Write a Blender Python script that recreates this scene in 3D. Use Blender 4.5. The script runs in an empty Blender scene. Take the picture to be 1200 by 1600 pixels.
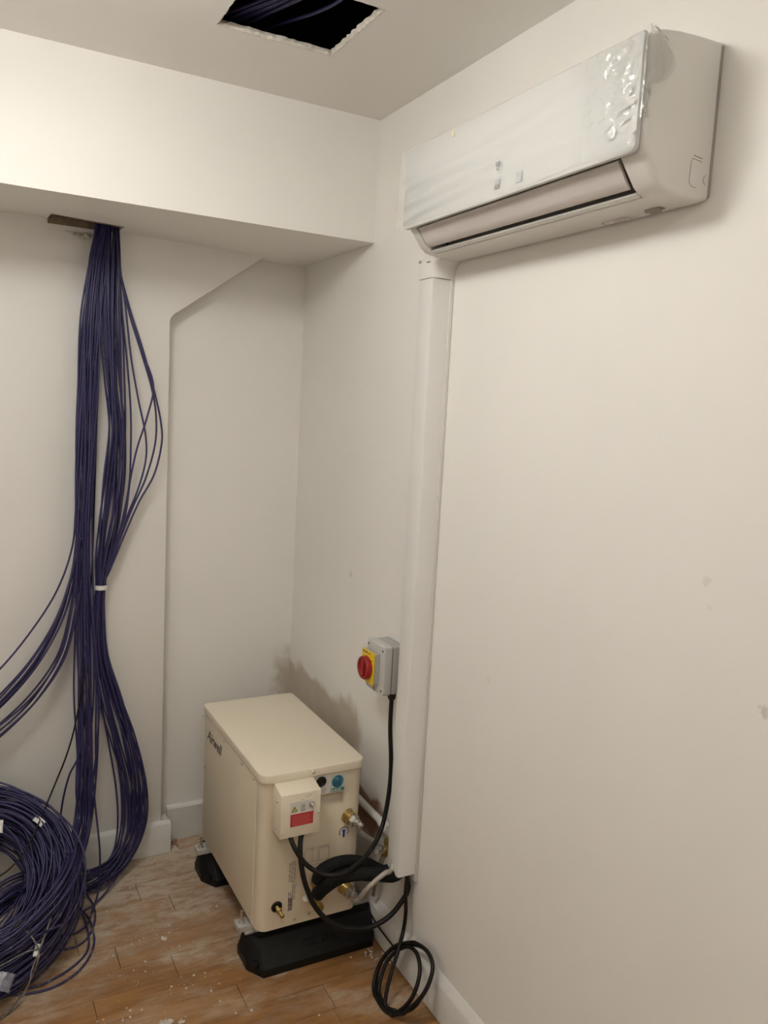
import bpy, bmesh, math, random
import numpy as np
from mathutils import Vector, Matrix

random.seed(7)
SC = bpy.context.scene
COL = SC.collection

# ------------------------------------------------------------------ camera
CAM = np.array([-1.15, 0.0, 1.62])
YAW, PITCH, ROLL, FPX = -0.495455, 0.126695, 0.052816, 1262.93
def cam_matrix():
    cy, sy = math.cos(YAW), math.sin(YAW)
    A = np.array([[cy, sy, 0], [-sy, cy, 0], [0, 0, 1]])
    B = np.array([[1, 0, 0], [0, 0, -1], [0, 1, 0]])
    cp, sp = math.cos(PITCH), math.sin(PITCH)
    P = np.array([[1, 0, 0], [0, cp, -sp], [0, sp, cp]])
    cr, sr = math.cos(ROLL), math.sin(ROLL)
    Q = np.array([[cr, -sr, 0], [sr, cr, 0], [0, 0, 1]])
    return Q @ P @ B @ A
MC = cam_matrix()
cd = bpy.data.cameras.new('camera')
cd.sensor_fit = 'VERTICAL'; cd.sensor_height = 36.0; cd.sensor_width = 27.0
cd.lens = 36.0 * FPX / 1600.0
cd.clip_start = 0.02
cam = bpy.data.objects.new('camera', cd); COL.objects.link(cam)
mw = Matrix.Identity(4)
for i in range(3):
    mw[i][0] = MC[0][i]; mw[i][1] = -MC[1][i]; mw[i][2] = -MC[2][i]; mw[i][3] = CAM[i]
cam.matrix_world = mw
SC.camera = cam

# ------------------------------------------------------------------ world, lights, exposure
w = bpy.data.worlds.new('world'); SC.world = w; w.use_nodes = True
w.node_tree.nodes['Background'].inputs[0].default_value = (0.9, 0.85, 0.78, 1)
w.node_tree.nodes['Background'].inputs[1].default_value = 0.0
# main ceiling light and an added fill behind the camera (emissive drums, built below)
LAMP_A = (-1.13, 1.36, 2.476)
FILL_LAMP = (-1.10, -0.45, 2.476)  # added fill, unseen; brightens the surfaces that face the camera
LCOL = (1.0, 0.985, 0.95)
LAMP_POWER = {'A': 24.5, 'B': 13.5}     # emission strength of the glass
SC.view_settings.view_transform = 'Standard'
SC.view_settings.look = 'None'
SC.view_settings.exposure = 0.25
SC.view_settings.gamma = 1.0
SC.view_settings.use_curve_mapping = False

# ------------------------------------------------------------------ helpers
def ray(px, py):
    return MC.T @ np.array([(px - 600) / FPX, (py - 800) / FPX, 1.0])
def at(px, py, x=None, y=None, z=None):
    d = ray(px, py)
    ax, v = (0, x) if x is not None else ((1, y) if y is not None else (2, z))
    p = CAM + d * (v - CAM[ax]) / d[ax]
    return Vector(p)
def atpl(px, py, p0, n):
    d = ray(px, py); n = np.array(n); p0 = np.array(p0)
    return Vector(CAM + d * (np.dot(p0 - CAM, n) / np.dot(d, n)))

WLOC = {}
class MB:
    def __init__(s): s.v = []; s.f = []
    def add(s, vs, fs):
        k = len(s.v); s.v += [Vector(q) for q in vs]; s.f += [tuple(k + i for i in f) for f in fs]; return s
    def box(s, x0, x1, y0, y1, z0, z1):
        x0, x1 = min(x0, x1), max(x0, x1); y0, y1 = min(y0, y1), max(y0, y1); z0, z1 = min(z0, z1), max(z0, z1)
        return s.add([(x0,y0,z0),(x1,y0,z0),(x1,y1,z0),(x0,y1,z0),(x0,y0,z1),(x1,y0,z1),(x1,y1,z1),(x0,y1,z1)],
              [(0,3,2,1),(4,5,6,7),(0,1,5,4),(1,2,6,5),(2,3,7,6),(3,0,4,7)])
    def prism(s, poly, axis, a, b):
        # poly: 2d points; axis 'x': (y,z), 'y': (x,z), 'z': (x,y)
        def P(q, t):
            return (t, q[0], q[1]) if axis == 'x' else ((q[0], t, q[1]) if axis == 'y' else (q[0], q[1], t))
        n = len(poly)
        return s.add([P(q, a) for q in poly] + [P(q, b) for q in poly],
              [tuple(range(n)), tuple(range(2*n-1, n-1, -1))] + [(i, i+n, (i+1) % n + n, (i+1) % n) for i in range(n)])
    def tube(s, pts, r, n=7, caps=True, closed=False):
        pts = [Vector(p) for p in pts]; m = len(pts); vs = []; fs = []
        rr = r if hasattr(r, '__len__') else [r] * m
        up = None
        for i in range(m):
            if closed: t = pts[(i+1) % m] - pts[i-1]
            else: t = pts[min(i+1, m-1)] - pts[max(i-1, 0)]
            t.normalize()
            if up is None:
                up = Vector((0, 0, 1)) if abs(t.z) < .8 else Vector((1, 0, 0))
            a = t.cross(up)
            if a.length < 1e-5: a = t.orthogonal()
            a.normalize(); b = a.cross(t); up = b
            for k in range(n):
                an = 2 * math.pi * k / n
                vs.append(pts[i] + (a * math.cos(an) + b * math.sin(an)) * rr[i])
        last = m if closed else m - 1
        for i in range(last):
            j = (i + 1) % m
            for k in range(n):
                fs.append((i*n + k, i*n + (k+1) % n, j*n + (k+1) % n, j*n + k))
        if caps and not closed:
            fs.append(tuple(range(n-1, -1, -1))); fs.append(tuple((m-1)*n + k for k in range(n)))
        return s.add(vs, fs)
    def lathe(s, prof, org, d, n=20):
        # prof: (radius, height along d)
        org = Vector(org); d = Vector(d).normalized(); a = d.orthogonal().normalized(); b = d.cross(a)
        vs = []; fs = []; m = len(prof)
        for (r, h) in prof:
            for k in range(n):
                an = 2 * math.pi * k / n
                vs.append(org + d * h + (a * math.cos(an) + b * math.sin(an)) * max(r, 1e-5))
        for i in range(m - 1):
            for k in range(n):
                fs.append((i*n + k, i*n + (k+1) % n, (i+1)*n + (k+1) % n, (i+1)*n + k))
        fs.append(tuple(range(n-1, -1, -1))); fs.append(tuple((m-1)*n + k for k in range(n)))
        return s.add(vs, fs)
    def quad(s, a, b, c, d): return s.add([a, b, c, d], [(0, 1, 2, 3)])
    def build(s, name, mat, parent=None, bevel=0, seg=2, smooth=True, angle=35):
        me = bpy.data.meshes.new(name)
        if parent is not None: org = WLOC[parent.name]
        else:
            xs = [q.x for q in s.v]; ys = [q.y for q in s.v]; zs = [q.z for q in s.v]
            org = Vector(((min(xs)+max(xs))/2, (min(ys)+max(ys))/2, min(zs)))
        me.from_pydata([q - org for q in s.v], [], s.f)
        bm = bmesh.new(); bm.from_mesh(me)
        bmesh.ops.recalc_face_normals(bm, faces=bm.faces)
        if bevel:
            ed = [e for e in bm.edges if len(e.link_faces) == 2 and e.calc_face_angle(0) > math.radians(40)]
            bmesh.ops.bevel(bm, geom=ed, offset=bevel, segments=seg, affect='EDGES', profile=.5, clamp_overlap=True)
        bm.to_mesh(me); bm.free()
        if smooth:
            me.polygons.foreach_set('use_smooth', [True] * len(me.polygons))
            me.set_sharp_from_angle(angle=math.radians(angle))
        me.materials.append(mat)
        o = bpy.data.objects.new(name, me); COL.objects.link(o)
        if parent is not None: o.parent = parent
        else: o.location = org
        WLOC[o.name] = org
        return o
def tag(o, label=None, cat=None, group=None, kind=None):
    if label: o['label'] = label
    if cat: o['category'] = cat
    if group: o['group'] = group
    if kind: o['kind'] = kind
    return o
def empty(name, loc, label, cat, group=None):
    o = bpy.data.objects.new(name, None); COL.objects.link(o); o.location = loc
    o.empty_display_size = .05
    WLOC[o.name] = Vector(loc)
    return tag(o, label, cat, group)
def spline(cp, n=10, closed=False):
    cp = [Vector(p) for p in cp]; m = len(cp); out = []
    rng = m if closed else m - 1
    for i in range(rng):
        p1, p2 = cp[i], cp[(i+1) % m]
        p0 = cp[i-1] if (i > 0 or closed) else p1 * 2 - p2
        p3 = cp[(i+2) % m] if (i + 2 < m or closed) else p2 * 2 - p1
        for k in range(n):
            t = k / n
            out.append(.5 * ((2*p1) + (p2-p0)*t + (2*p0-5*p1+4*p2-p3)*t*t + (3*p1-p0-3*p2+p3)*t*t*t))
    if not closed: out.append(cp[-1])
    return out
def rpoly(x0, x1, y0, y1, r, n=5):
    # rounded rectangle; r = radii for corners (x0,y0),(x1,y0),(x1,y1),(x0,y1)
    if not hasattr(r, '__len__'): r = [r] * 4
    out = []
    for (cx, cy, a0, rad) in ((x0, y0, 180, r[0]), (x1, y0, 270, r[1]), (x1, y1, 0, r[2]), (x0, y1, 90, r[3])):
        sx = 1 if cx == x0 else -1; sy = 1 if cy == y0 else -1
        if rad <= 0: out.append((cx, cy)); continue
        for k in range(n + 1):
            a = math.radians(a0 + 90 * k / n)
            out.append((cx + sx*rad + rad*math.cos(a), cy + sy*rad + rad*math.sin(a)))
    return out

# ------------------------------------------------------------------ materials
def new_mat(name):
    m = bpy.data.materials.new(name); m.use_nodes = True
    nt = m.node_tree; b = nt.nodes['Principled BSDF']
    return m, nt, b
def N(nt, t, **kw):
    n = nt.nodes.new(t)
    for k, v in kw.items(): setattr(n, k, v)
    return n
def pos(nt):
    return N(nt, 'ShaderNodeNewGeometry').outputs['Position']
def noise(nt, vec, scale, detail=3, rough=.55):
    n = N(nt, 'ShaderNodeTexNoise'); n.inputs['Scale'].default_value = scale
    n.inputs['Detail'].default_value = detail; n.inputs['Roughness'].default_value = rough
    nt.links.new(vec, n.inputs['Vector']); return n.outputs['Fac']
def ramp(nt, fac, stops):
    r = N(nt, 'ShaderNodeValToRGB'); e = r.color_ramp.elements
    while len(e) < len(stops): e.new(.5)
    for i, (p, c) in enumerate(stops):
        e[i].position = p; e[i].color = (*c, 1) if hasattr(c, '__len__') else (c, c, c, 1)
    nt.links.new(fac, r.inputs[0]); return r.outputs['Color']
def mixc(nt, fac, a, b):
    m = N(nt, 'ShaderNodeMix', data_type='RGBA')
    for sock, v in ((m.inputs[0], fac), (m.inputs[6], a), (m.inputs[7], b)):
        if hasattr(v, 'is_linked') or isinstance(v, bpy.types.NodeSocket): nt.links.new(v, sock)
        else: sock.default_value = (*v, 1) if hasattr(v, '__len__') else v
    return m.outputs[2]
def mth(nt, op, a, b=None, clamp=False):
    m = N(nt, 'ShaderNodeMath', operation=op); m.use_clamp = clamp
    for i, v in enumerate((a, b)):
        if v is None: continue
        if isinstance(v, bpy.types.NodeSocket): nt.links.new(v, m.inputs[i])
        else: m.inputs[i].default_value = v
    return m.outputs[0]
def sstep(nt, v, lo, hi):
    m = N(nt, 'ShaderNodeMapRange', interpolation_type='SMOOTHSTEP')
    m.inputs[1].default_value = lo; m.inputs[2].default_value = hi
    m.inputs[3].default_value = 0; m.inputs[4].default_value = 1
    nt.links.new(v, m.inputs[0]); return m.outputs[0]
def bump(nt, b, h, strength, dist=.002):
    n = N(nt, 'ShaderNodeBump'); n.inputs['Strength'].default_value = strength; n.inputs['Distance'].default_value = dist
    nt.links.new(h, n.inputs['Height']); nt.links.new(n.outputs[0], b.inputs['Normal'])
def mat(name, col, rough=.5, metal=0, var=.06, scale=30, bmp=0, spec=.5, bscale=200, coat=0):
    m, nt, b = new_mat(name)
    p = pos(nt); f = noise(nt, p, scale)
    c = ramp(nt, f, [(.3, tuple(x*(1-var) for x in col)), (.7, tuple(min(1, x*(1+var)) for x in col))])
    nt.links.new(c, b.inputs['Base Color'])
    b.inputs['Roughness'].default_value = rough; b.inputs['Metallic'].default_value = metal
    b.inputs['Specular IOR Level'].default_value = spec
    if coat: b.inputs['Coat Weight'].default_value = coat
    if bmp: bump(nt, b, noise(nt, p, bscale), bmp)
    return m

WALLC = (0.875, 0.85, 0.80)
def wall_mat(name, stain=None, col=WALLC):
    m, nt, b = new_mat(name); p = pos(nt)
    f = noise(nt, p, 3.0, 4)
    c = ramp(nt, f, [(.3, tuple(x*.975 for x in col)), (.7, col)])
    sx = N(nt, 'ShaderNodeSeparateXYZ'); nt.links.new(p, sx.inputs[0])
    X, Y, Z = sx.outputs
    if stain == 'right':
        nz = noise(nt, p, 8, 2, .5)
        # unpainted plaster left behind the cabinet
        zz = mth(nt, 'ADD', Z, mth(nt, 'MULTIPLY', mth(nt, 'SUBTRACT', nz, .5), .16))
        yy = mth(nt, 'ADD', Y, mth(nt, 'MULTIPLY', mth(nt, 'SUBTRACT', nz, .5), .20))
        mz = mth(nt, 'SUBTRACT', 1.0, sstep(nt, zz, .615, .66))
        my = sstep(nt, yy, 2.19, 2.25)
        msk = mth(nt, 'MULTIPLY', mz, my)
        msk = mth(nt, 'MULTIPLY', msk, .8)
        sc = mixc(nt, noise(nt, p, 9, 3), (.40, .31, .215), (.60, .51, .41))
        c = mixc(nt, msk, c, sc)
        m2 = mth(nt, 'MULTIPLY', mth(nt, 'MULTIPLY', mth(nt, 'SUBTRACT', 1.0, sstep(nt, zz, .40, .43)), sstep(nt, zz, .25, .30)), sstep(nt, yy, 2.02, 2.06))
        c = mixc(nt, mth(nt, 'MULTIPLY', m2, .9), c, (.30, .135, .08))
        # small scuffs
        for (sy, sz, r, a) in ((.944, 1.354, .012, .16), (.805, 1.171, .014, .4), (2.335, 1.08, .018, .2), (1.55, .98, .012, .10), (.93, 1.31, .008, .12)):
            d = N(nt, 'ShaderNodeVectorMath', operation='DISTANCE'); nt.links.new(p, d.inputs[0]); d.inputs[1].default_value = (0, sy, sz)
            dd = mth(nt, 'ADD', d.outputs['Value'], mth(nt, 'MULTIPLY', mth(nt, 'SUBTRACT', noise(nt, p, 60, 2), .5), .03))
            k = mth(nt, 'MULTIPLY', mth(nt, 'SUBTRACT', 1.0, sstep(nt, dd, r*.3, r)), a)
            c = mixc(nt, k, c, (.36, .31, .24))
    if stain == 'back':
        nz = noise(nt, p, 14, 4, .6)
        zz = mth(nt, 'ADD', Z, mth(nt, 'MULTIPLY', mth(nt, 'SUBTRACT', nz, .5), .2))
        xx = mth(nt, 'ADD', X, mth(nt, 'MULTIPLY', mth(nt, 'SUBTRACT', nz, .5), .2))
        msk = mth(nt, 'MULTIPLY', mth(nt, 'SUBTRACT', 1.0, sstep(nt, zz, .60, .72)), sstep(nt, xx, -.09, -.03))
        c = mixc(nt, mth(nt, 'MULTIPLY', msk, .7), c, (.46, .37, .26))
    if stain == 'nib':
        # plaster scar beside the cable slot
        nz = noise(nt, p, 40, 3)
        d = mth(nt, 'ABSOLUTE', mth(nt, 'SUBTRACT', Z, 2.112))
        msk = mth(nt, 'MULTIPLY', mth(nt, 'SUBTRACT', 1.0, sstep(nt, mth(nt, 'ADD', d, mth(nt, 'MULTIPLY', nz, .01)), .004, .012)),
                  mth(nt, 'MULTIPLY', sstep(nt, X, -.84, -.82), mth(nt, 'SUBTRACT', 1.0, sstep(nt, X, -.76, -.73))))
        c = mixc(nt, mth(nt, 'MULTIPLY', msk, .5), c, (.42, .35, .25))
    nt.links.new(c, b.inputs['Base Color'])
    b.inputs['Roughness'].default_value = .55
    b.inputs['Specular IOR Level'].default_value = .3
    bump(nt, b, noise(nt, p, 120, 3), .06, .002)
    return m
M_WALL = wall_mat('wall_paint')
M_WALLR = wall_mat('wall_paint_right', 'right')
M_WALLB = wall_mat('wall_paint_back', 'back')
M_NIB = wall_mat('wall_paint_nib', 'nib')
M_CEIL = wall_mat('ceiling_paint', None, (.88, .855, .805))
M_SKIRT = mat('skirting_paint', (.74, .72, .68), .35, var=.04, scale=20)
M_PLASTER = mat('bare_plaster', (.66, .61, .53), .9, var=.15, scale=60, bmp=.5, bscale=150)
M_VOID_SHADE = mat('void_shade', (.02, .018, .016), .9, var=.3)  # near-black: the void's shade is put into its wall colour
M_SLOT = mat('slot_edge', (.22, .17, .11), .9, var=.3, scale=50)
M_WHITE = mat('white_plastic', (.76, .735, .69), .32, var=.015, scale=8)
M_TRUNK = mat('trunking_plastic', (.80, .785, .75), .30, var=.015, scale=8)
M_WHITE2 = mat('white_plastic_dull', (.70, .67, .63), .4, var=.03, scale=8)
M_PANEL = mat('panel_plastic', (.66, .657, .632), .45, var=.01, scale=6)
M_LOUVER = mat('louver_plastic', (.66, .61, .57), .3, var=.02, scale=12)
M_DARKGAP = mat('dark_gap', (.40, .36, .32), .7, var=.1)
M_CREAM = mat('cream_steel', (.72, .63, .475), .36, var=.025, scale=5)
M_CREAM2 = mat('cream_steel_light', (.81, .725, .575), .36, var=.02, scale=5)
M_RUB = mat('black_rubber', (.006, .006, .0055), .55, var=.3, scale=40, bmp=.4, bscale=120, spec=.3)
M_BLK = mat('black_cable', (.007, .006, .0055), .45, var=.2, scale=40, spec=.3)
M_FOAM = mat('black_foam', (.007, .007, .0065), .75, var=.3, scale=60, bmp=.4, bscale=300, spec=.25)
M_BRASS = mat('brass', (.55, .40, .14), .35, 1, var=.15, scale=80)
M_STEEL = mat('zinc_steel', (.62, .60, .56), .35, 1, var=.15, scale=60)
M_GALV = mat('galvanised', (.58, .57, .54), .5, .4, var=.1, scale=60)
M_GREY = mat('grey_plastic', (.43, .42, .39), .45, var=.02, scale=20)
M_GREYL = mat('grey_plastic_light', (.56, .55, .52), .45, var=.02, scale=20)
M_YEL = mat('yellow_plastic', (.80, .52, .02), .4, var=.03)
M_RED = mat('red_plastic', (.32, .012, .012), .35, var=.06)
M_REDL = mat('red_label', (.50, .035, .035), .5, var=.05)
M_LABEL = mat('white_label', (.70, .68, .63), .5, var=.02)
M_PRINT = mat('print_dark', (.06, .05, .05), .6, var=.1)
M_PRINTG = mat('print_grey', (.36, .32, .27), .6, var=.1)
M_PRINTB = mat('print_blue', (.03, .02, .30), .5, var=.1)
M_YELL = mat('label_yellow', (.72, .60, .06), .5, var=.03)
M_GREEN = mat('label_green', (.04, .20, .17), .5, var=.1)
M_TAPE = mat('white_tape', (.72, .71, .68), .5, var=.08, scale=90)
M_HOSE = None
M_DIFF = None

def cable_mat(name, a, b_, rough=.42):
    m, nt, b = new_mat(name); p = pos(nt)
    oi = N(nt, 'ShaderNodeObjectInfo')
    c = mixc(nt, oi.outputs['Random'], a, b_)
    f = noise(nt, p, 45, 4, .6)
    sx = N(nt, 'ShaderNodeSeparateXYZ'); nt.links.new(p, sx.inputs[0])
    # plaster dust scuffed onto the jackets, most on what lies near the floor
    low = mth(nt, 'SUBTRACT', 1.0, sstep(nt, sx.outputs[2], .02, .30))
    k = mth(nt, 'MULTIPLY', sstep(nt, f, .55, .74), mth(nt, 'ADD', mth(nt, 'MULTIPLY', low, .42), .05))
    c = mixc(nt, k, c, (.42, .38, .36))
    nt.links.new(c, b.inputs['Base Color']); b.inputs['Roughness'].default_value = rough
    return m
M_PURP = cable_mat('purple_jacket', (.026, .023, .082), (.040, .033, .118))

# braided hose
m, nt, b = new_mat('braided_steel'); p = pos(nt)
wv = N(nt, 'ShaderNodeTexWave'); wv.inputs['Scale'].default_value = 160; wv.inputs['Distortion'].default_value = 2
nt.links.new(p, wv.inputs['Vector'])
nt.links.new(ramp(nt, wv.outputs['Fac'], [(.1, (.34, .31, .27)), (.9, (.66, .62, .56))]), b.inputs['Base Color'])
b.inputs['Metallic'].default_value = .5; b.inputs['Roughness'].default_value = .45
bump(nt, b, wv.outputs['Fac'], .5, .001); M_HOSE = m

# parquet
m, nt, b = new_mat('parquet_wood'); p = pos(nt)
oi = N(nt, 'ShaderNodeObjectInfo')
mp = N(nt, 'ShaderNodeMapping'); mp.inputs['Scale'].default_value = (3.0, 28, 28); nt.links.new(p, mp.inputs[0])
off = N(nt, 'ShaderNodeVectorMath', operation='ADD'); nt.links.new(mp.outputs[0], off.inputs[0])
cmb = N(nt, 'ShaderNodeCombineXYZ'); nt.links.new(mth(nt, 'MULTIPLY', oi.outputs['Random'], 37.0), cmb.inputs[0]); nt.links.new(cmb.outputs[0], off.inputs[1])
g = noise(nt, off.outputs[0], 1.6, 5, .6)
tone = mixc(nt, oi.outputs['Random'], (.34, .170, .062), (.40, .205, .078))
dark = mixc(nt, oi.outputs['Random'], (.25, .115, .040), (.31, .150, .055))
c = mixc(nt, sstep(nt, g, .36, .64), dark, tone)
sx = N(nt, 'ShaderNodeSeparateXYZ'); nt.links.new(p, sx.inputs[0])
mp2 = N(nt, 'ShaderNodeMapping'); mp2.inputs['Scale'].default_value = (.42, 1.0, 1.0); nt.links.new(p, mp2.inputs[0])
d0 = noise(nt, p, 2.6, 3, .5); d1 = noise(nt, mp2.outputs[0], 9, 6, .68); d2 = noise(nt, mp2.outputs[0], 38, 5, .72); d3 = noise(nt, p, 110, 4, .75)
far = sstep(nt, sx.outputs[1], 2.05, 2.66)
# plaster dust: broad drifts, wiped streaks, and a thick film towards the back skirting
dust = mth(nt, 'ADD', mth(nt, 'MULTIPLY', sstep(nt, d1, .40, .66), mth(nt, 'ADD', .34, mth(nt, 'MULTIPLY', sstep(nt, d0, .38, .62), .5))), mth(nt, 'MULTIPLY', far, .85))
dust = mth(nt, 'MULTIPLY', dust, mth(nt, 'ADD', .35, mth(nt, 'MULTIPLY', sstep(nt, d2, .34, .64), .85)), True)
grime = mth(nt, 'MULTIPLY', sstep(nt, noise(nt, mp2.outputs[0], 19, 5, .7), .50, .66), .38)
c = mixc(nt, grime, c, (.17, .085, .036))
c = mixc(nt, dust, c, (.55, .455, .35))
speck = mth(nt, 'MULTIPLY', sstep(nt, d3, .60, .70), mth(nt, 'MULTIPLY', sstep(nt, d2, .50, .66), mth(nt, 'ADD', .35, mth(nt, 'MULTIPLY', far, .3))), True)
c = mixc(nt, speck, c, (.72, .67, .58))
nt.links.new(c, b.inputs['Base Color'])
rg = mth(nt, 'ADD', .34, mth(nt, 'MULTIPLY', dust, .5)); nt.links.new(rg, b.inputs['Roughness'])
b.inputs['Specular IOR Level'].default_value = .35
bump(nt, b, mth(nt, 'ADD', g, mth(nt, 'MULTIPLY', dust, 1.2)), .18, .003); M_WOOD = m
M_SUB = mat('subfloor_gap', (.20, .13, .08), .9, var=.3, scale=50)

# plastic film
m, nt, b = new_mat('plastic_film'); p = pos(nt)
tr = N(nt, 'ShaderNodeBsdfTransparent'); tr.inputs[0].default_value = (.985, .985, .98, 1)
gl = N(nt, 'ShaderNodeBsdfGlossy');  gl.inputs[0].default_value = (1, 1, 1, 1)
df = N(nt, 'ShaderNodeBsdfDiffuse'); df.inputs[0].default_value = (.85, .84, .81, 1)
fr = N(nt, 'ShaderNodeLayerWeight'); fr.inputs[0].default_value = .35
bp = N(nt, 'ShaderNodeBump'); bp.inputs['Strength'].default_value = .5; bp.inputs['Distance'].default_value = .003
nt.links.new(noise(nt, p, 60, 3), bp.inputs['Height'])
sx = N(nt, 'ShaderNodeSeparateXYZ'); nt.links.new(p, sx.inputs[0])
nt.links.new(mth(nt, 'SUBTRACT', .35, mth(nt, 'MULTIPLY', sstep(nt, sx.outputs[1], 1.08, 1.18), .28)), bp.inputs['Strength'])
nt.links.new(mth(nt, 'ADD', .15, mth(nt, 'MULTIPLY', sstep(nt, sx.outputs[1], 1.10, 1.20), .30)), gl.inputs['Roughness'])
nt.links.new(bp.outputs[0], gl.inputs['Normal']); nt.links.new(bp.outputs[0], fr.inputs['Normal'])
m1 = N(nt, 'ShaderNodeMixShader'); nt.links.new(mth(nt, 'MULTIPLY', fr.outputs['Fresnel'], .95, True), m1.inputs[0])
nt.links.new(tr.outputs[0], m1.inputs[1]); nt.links.new(gl.outputs[0], m1.inputs[2])
m2 = N(nt, 'ShaderNodeMixShader'); m2.inputs[0].default_value = .10
nt.links.new(m1.outputs[0], m2.inputs[1]); nt.links.new(df.outputs[0], m2.inputs[2])
nt.links.new(m2.outputs[0], nt.nodes['Material Output'].inputs[0]); M_FILM = m

# globe print
m, nt, b = new_mat('globe_print'); p = pos(nt)
f = noise(nt, p, 38, 3)
nt.links.new(ramp(nt, f, [(.40, (.012, .085, .17)), (.52, (.03, .20, .27)), (.66, (.30, .48, .42))]), b.inputs['Base Color'])
b.inputs['Roughness'].default_value = .4; M_GLOBE = m

# ------------------------------------------------------------------ structure
YB, YN, HC, XL, YF = 2.829, 2.753, 2.476, -2.10, -1.30
ZBK = 2.12; YBK = 2.28
def struct(o): return tag(o, kind='structure')

fl = struct(MB().box(XL, 0, YF, YB, -.08, -.012).build('floor', M_SUB))
PW = .0985
seams = {2.19: -.742, 1.99: -.832, 2.49: -.625}
y = 1.9925 - 38 * PW
row = 0
while y < YB:
    y0, y1 = max(y, YF), min(y + PW, YB)
    if y1 - y0 > .01:
        joint = None
        for k, v in seams.items():
            if abs(y - k) < .03: joint = v
        x = joint if joint else -random.uniform(.12, .62)
        L = .60 if y > 1.2 else .85
        xs = [x]
        while xs[-1] < 0: xs.append(xs[-1] + L * random.uniform(.9, 1.1))
        while xs[0] > XL: xs.insert(0, xs[0] - L * random.uniform(.9, 1.1))
        xs = [q for q in xs if XL + .06 < q < -.05]
        xs = [XL] + xs + [0]
        for a, b_ in zip(xs[:-1], xs[1:]):
            dz = random.uniform(-.0012, .0004)
            g = random.uniform(.0004, .0011)
            MB().box(a + g, b_ - g, y0 + g, y1 - g, -.012, dz).build('plank', M_WOOD, fl, bevel=.0007, seg=1)
    y += PW

wr = struct(MB().box(0, .12, YF - .12, YB + .12, -.08, HC + .25).build('wall_right', M_WALLR))
wb = struct(MB().box(XL - .12, 0, YB, YB + .12, -.08, HC + .25).build('wall_back', M_WALLB))
wl = struct(MB().box(XL - .12, XL, YF - .12, YB, -.08, HC + .25).build('wall_left', M_WALL))
wf = struct(MB().box(XL, 0, YF - .12, YF, -.08, HC + .25).build('wall_front', M_WALL))
# wall nib: the wall face standing proud of the recess, with an angled head
cx, cz, r = -.504, 1.887, .016
nib = [(XL, 0), (-.504, 0), (-.504, 1.872), (-.5005, 1.882), (-.491, 1.8935), (-.187, 2.117), (-.18, 2.20), (XL, 2.20)]
struct(MB().prism(nib, 'y', YN, YB).build('wall_nib', M_NIB, bevel=.003))

# ceiling with the cut-out hatch
hx0, hx1, hy0, hy1 = -.598, -.308, 1.672, 1.957
cb = MB()
TH = .0135
cb.box(XL, hx0, YF, YB, HC, HC + TH); cb.box(hx1, 0, YF, YB, HC, HC + TH)
cb.box(hx0, hx1, YF, hy0, HC, HC + TH); cb.box(hx0, hx1, hy1, YB, HC, HC + TH)
ceil = struct(cb.build('ceiling', M_CEIL, smooth=False))
def jag_strip(pa, pb, inward, zt, name):
    # crumbly cut edge of the plasterboard
    pa, pb, inward = Vector(pa), Vector(pb), Vector(inward); mb = MB(); n = 26; vs = []; fs = []
    for i in range(n + 1):
        q = pa.lerp(pb, i / n); j = random.uniform(.001, .0065)
        vs += [q + Vector((0, 0, -.0006)), q + inward * j * .5 + Vector((0, 0, -.0012 * random.random())),
               q + inward * j + Vector((0, 0, .006)), q + inward * random.uniform(.0, .006) + Vector((0, 0, zt)), q + Vector((0, 0, zt))]
    for i in range(n):
        for k in range(5):
            fs.append((i*5 + k, i*5 + (k+1) % 5, (i+1)*5 + (k+1) % 5, (i+1)*5 + k))
    mb.add(vs, fs); return mb.build(name, M_PLASTER, ceil, smooth=False)
jag_strip((hx0, hy1, HC), (hx1, hy1, HC), (0, -1, 0), TH, 'plaster_edge')
jag_strip((hx1, hy0, HC), (hx1, hy1, HC), (-1, 0, 0), TH, 'plaster_edge')
jag_strip((hx0, hy0, HC), (hx0, hy1, HC), (1, 0, 0), TH, 'plaster_edge')
jag_strip((hx0, hy0, HC), (hx1, hy0, HC), (0, 1, 0), TH, 'plaster_edge')
vb = MB()
vx0, vx1, vy0, vy1, vz0, vz1 = -1.5, -.02, .9, 2.25, HC + TH, 2.80
vb.box(vx0, vx1, vy0, vy1, vz1, vz1 + .02); vb.box(vx0 - .02, vx0, vy0, vy1, vz0, vz1); vb.box(vx1, vx1 + .015, vy0, vy1, vz0, vz1)
vb.box(vx0, vx1, vy0 - .02, vy0, vz0, vz1); vb.box(vx0, vx1, vy1, vy1 + .02, vz0, vz1)
struct(vb.build('ceiling_void', M_VOID_SHADE, smooth=False))

# bulkhead: front board and an underside with the cable slot
bk = MB()
bk.box(XL, 0, YBK, YBK + .02, ZBK, HC)
sx0, sx1, sy0 = -.880, -.672, 2.652
def soff(x):   # underside height where it meets the wall
    pts = [(-3, 2.142), (-.86, 2.146), (-.70, 2.136), (-.187, 2.119), (0, 2.119)]
    for (a, za), (b_, zb) in zip(pts[:-1], pts[1:]):
        if a <= x <= b_: return za + (zb - za) * (x - a) / (b_ - a)
    return 2.12
def under(xa, xb, ya, yb):
    def zz(x, y): return ZBK + (soff(x) - ZBK) * (y - YBK) / (YB - YBK)
    bk.add([(xa,ya,zz(xa,ya)),(xb,ya,zz(xb,ya)),(xb,yb,zz(xb,yb)),(xa,yb,zz(xa,yb)),
            (xa,ya,zz(xa,ya)+.02),(xb,ya,zz(xb,ya)+.02),(xb,yb,zz(xb,yb)+.02),(xa,yb,zz(xa,yb)+.02)],
           [(0,3,2,1),(4,5,6,7),(0,1,5,4),(1,2,6,5),(2,3,7,6),(3,0,4,7)])
xs = [XL, sx0, sx1, -.187, 0]
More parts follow.
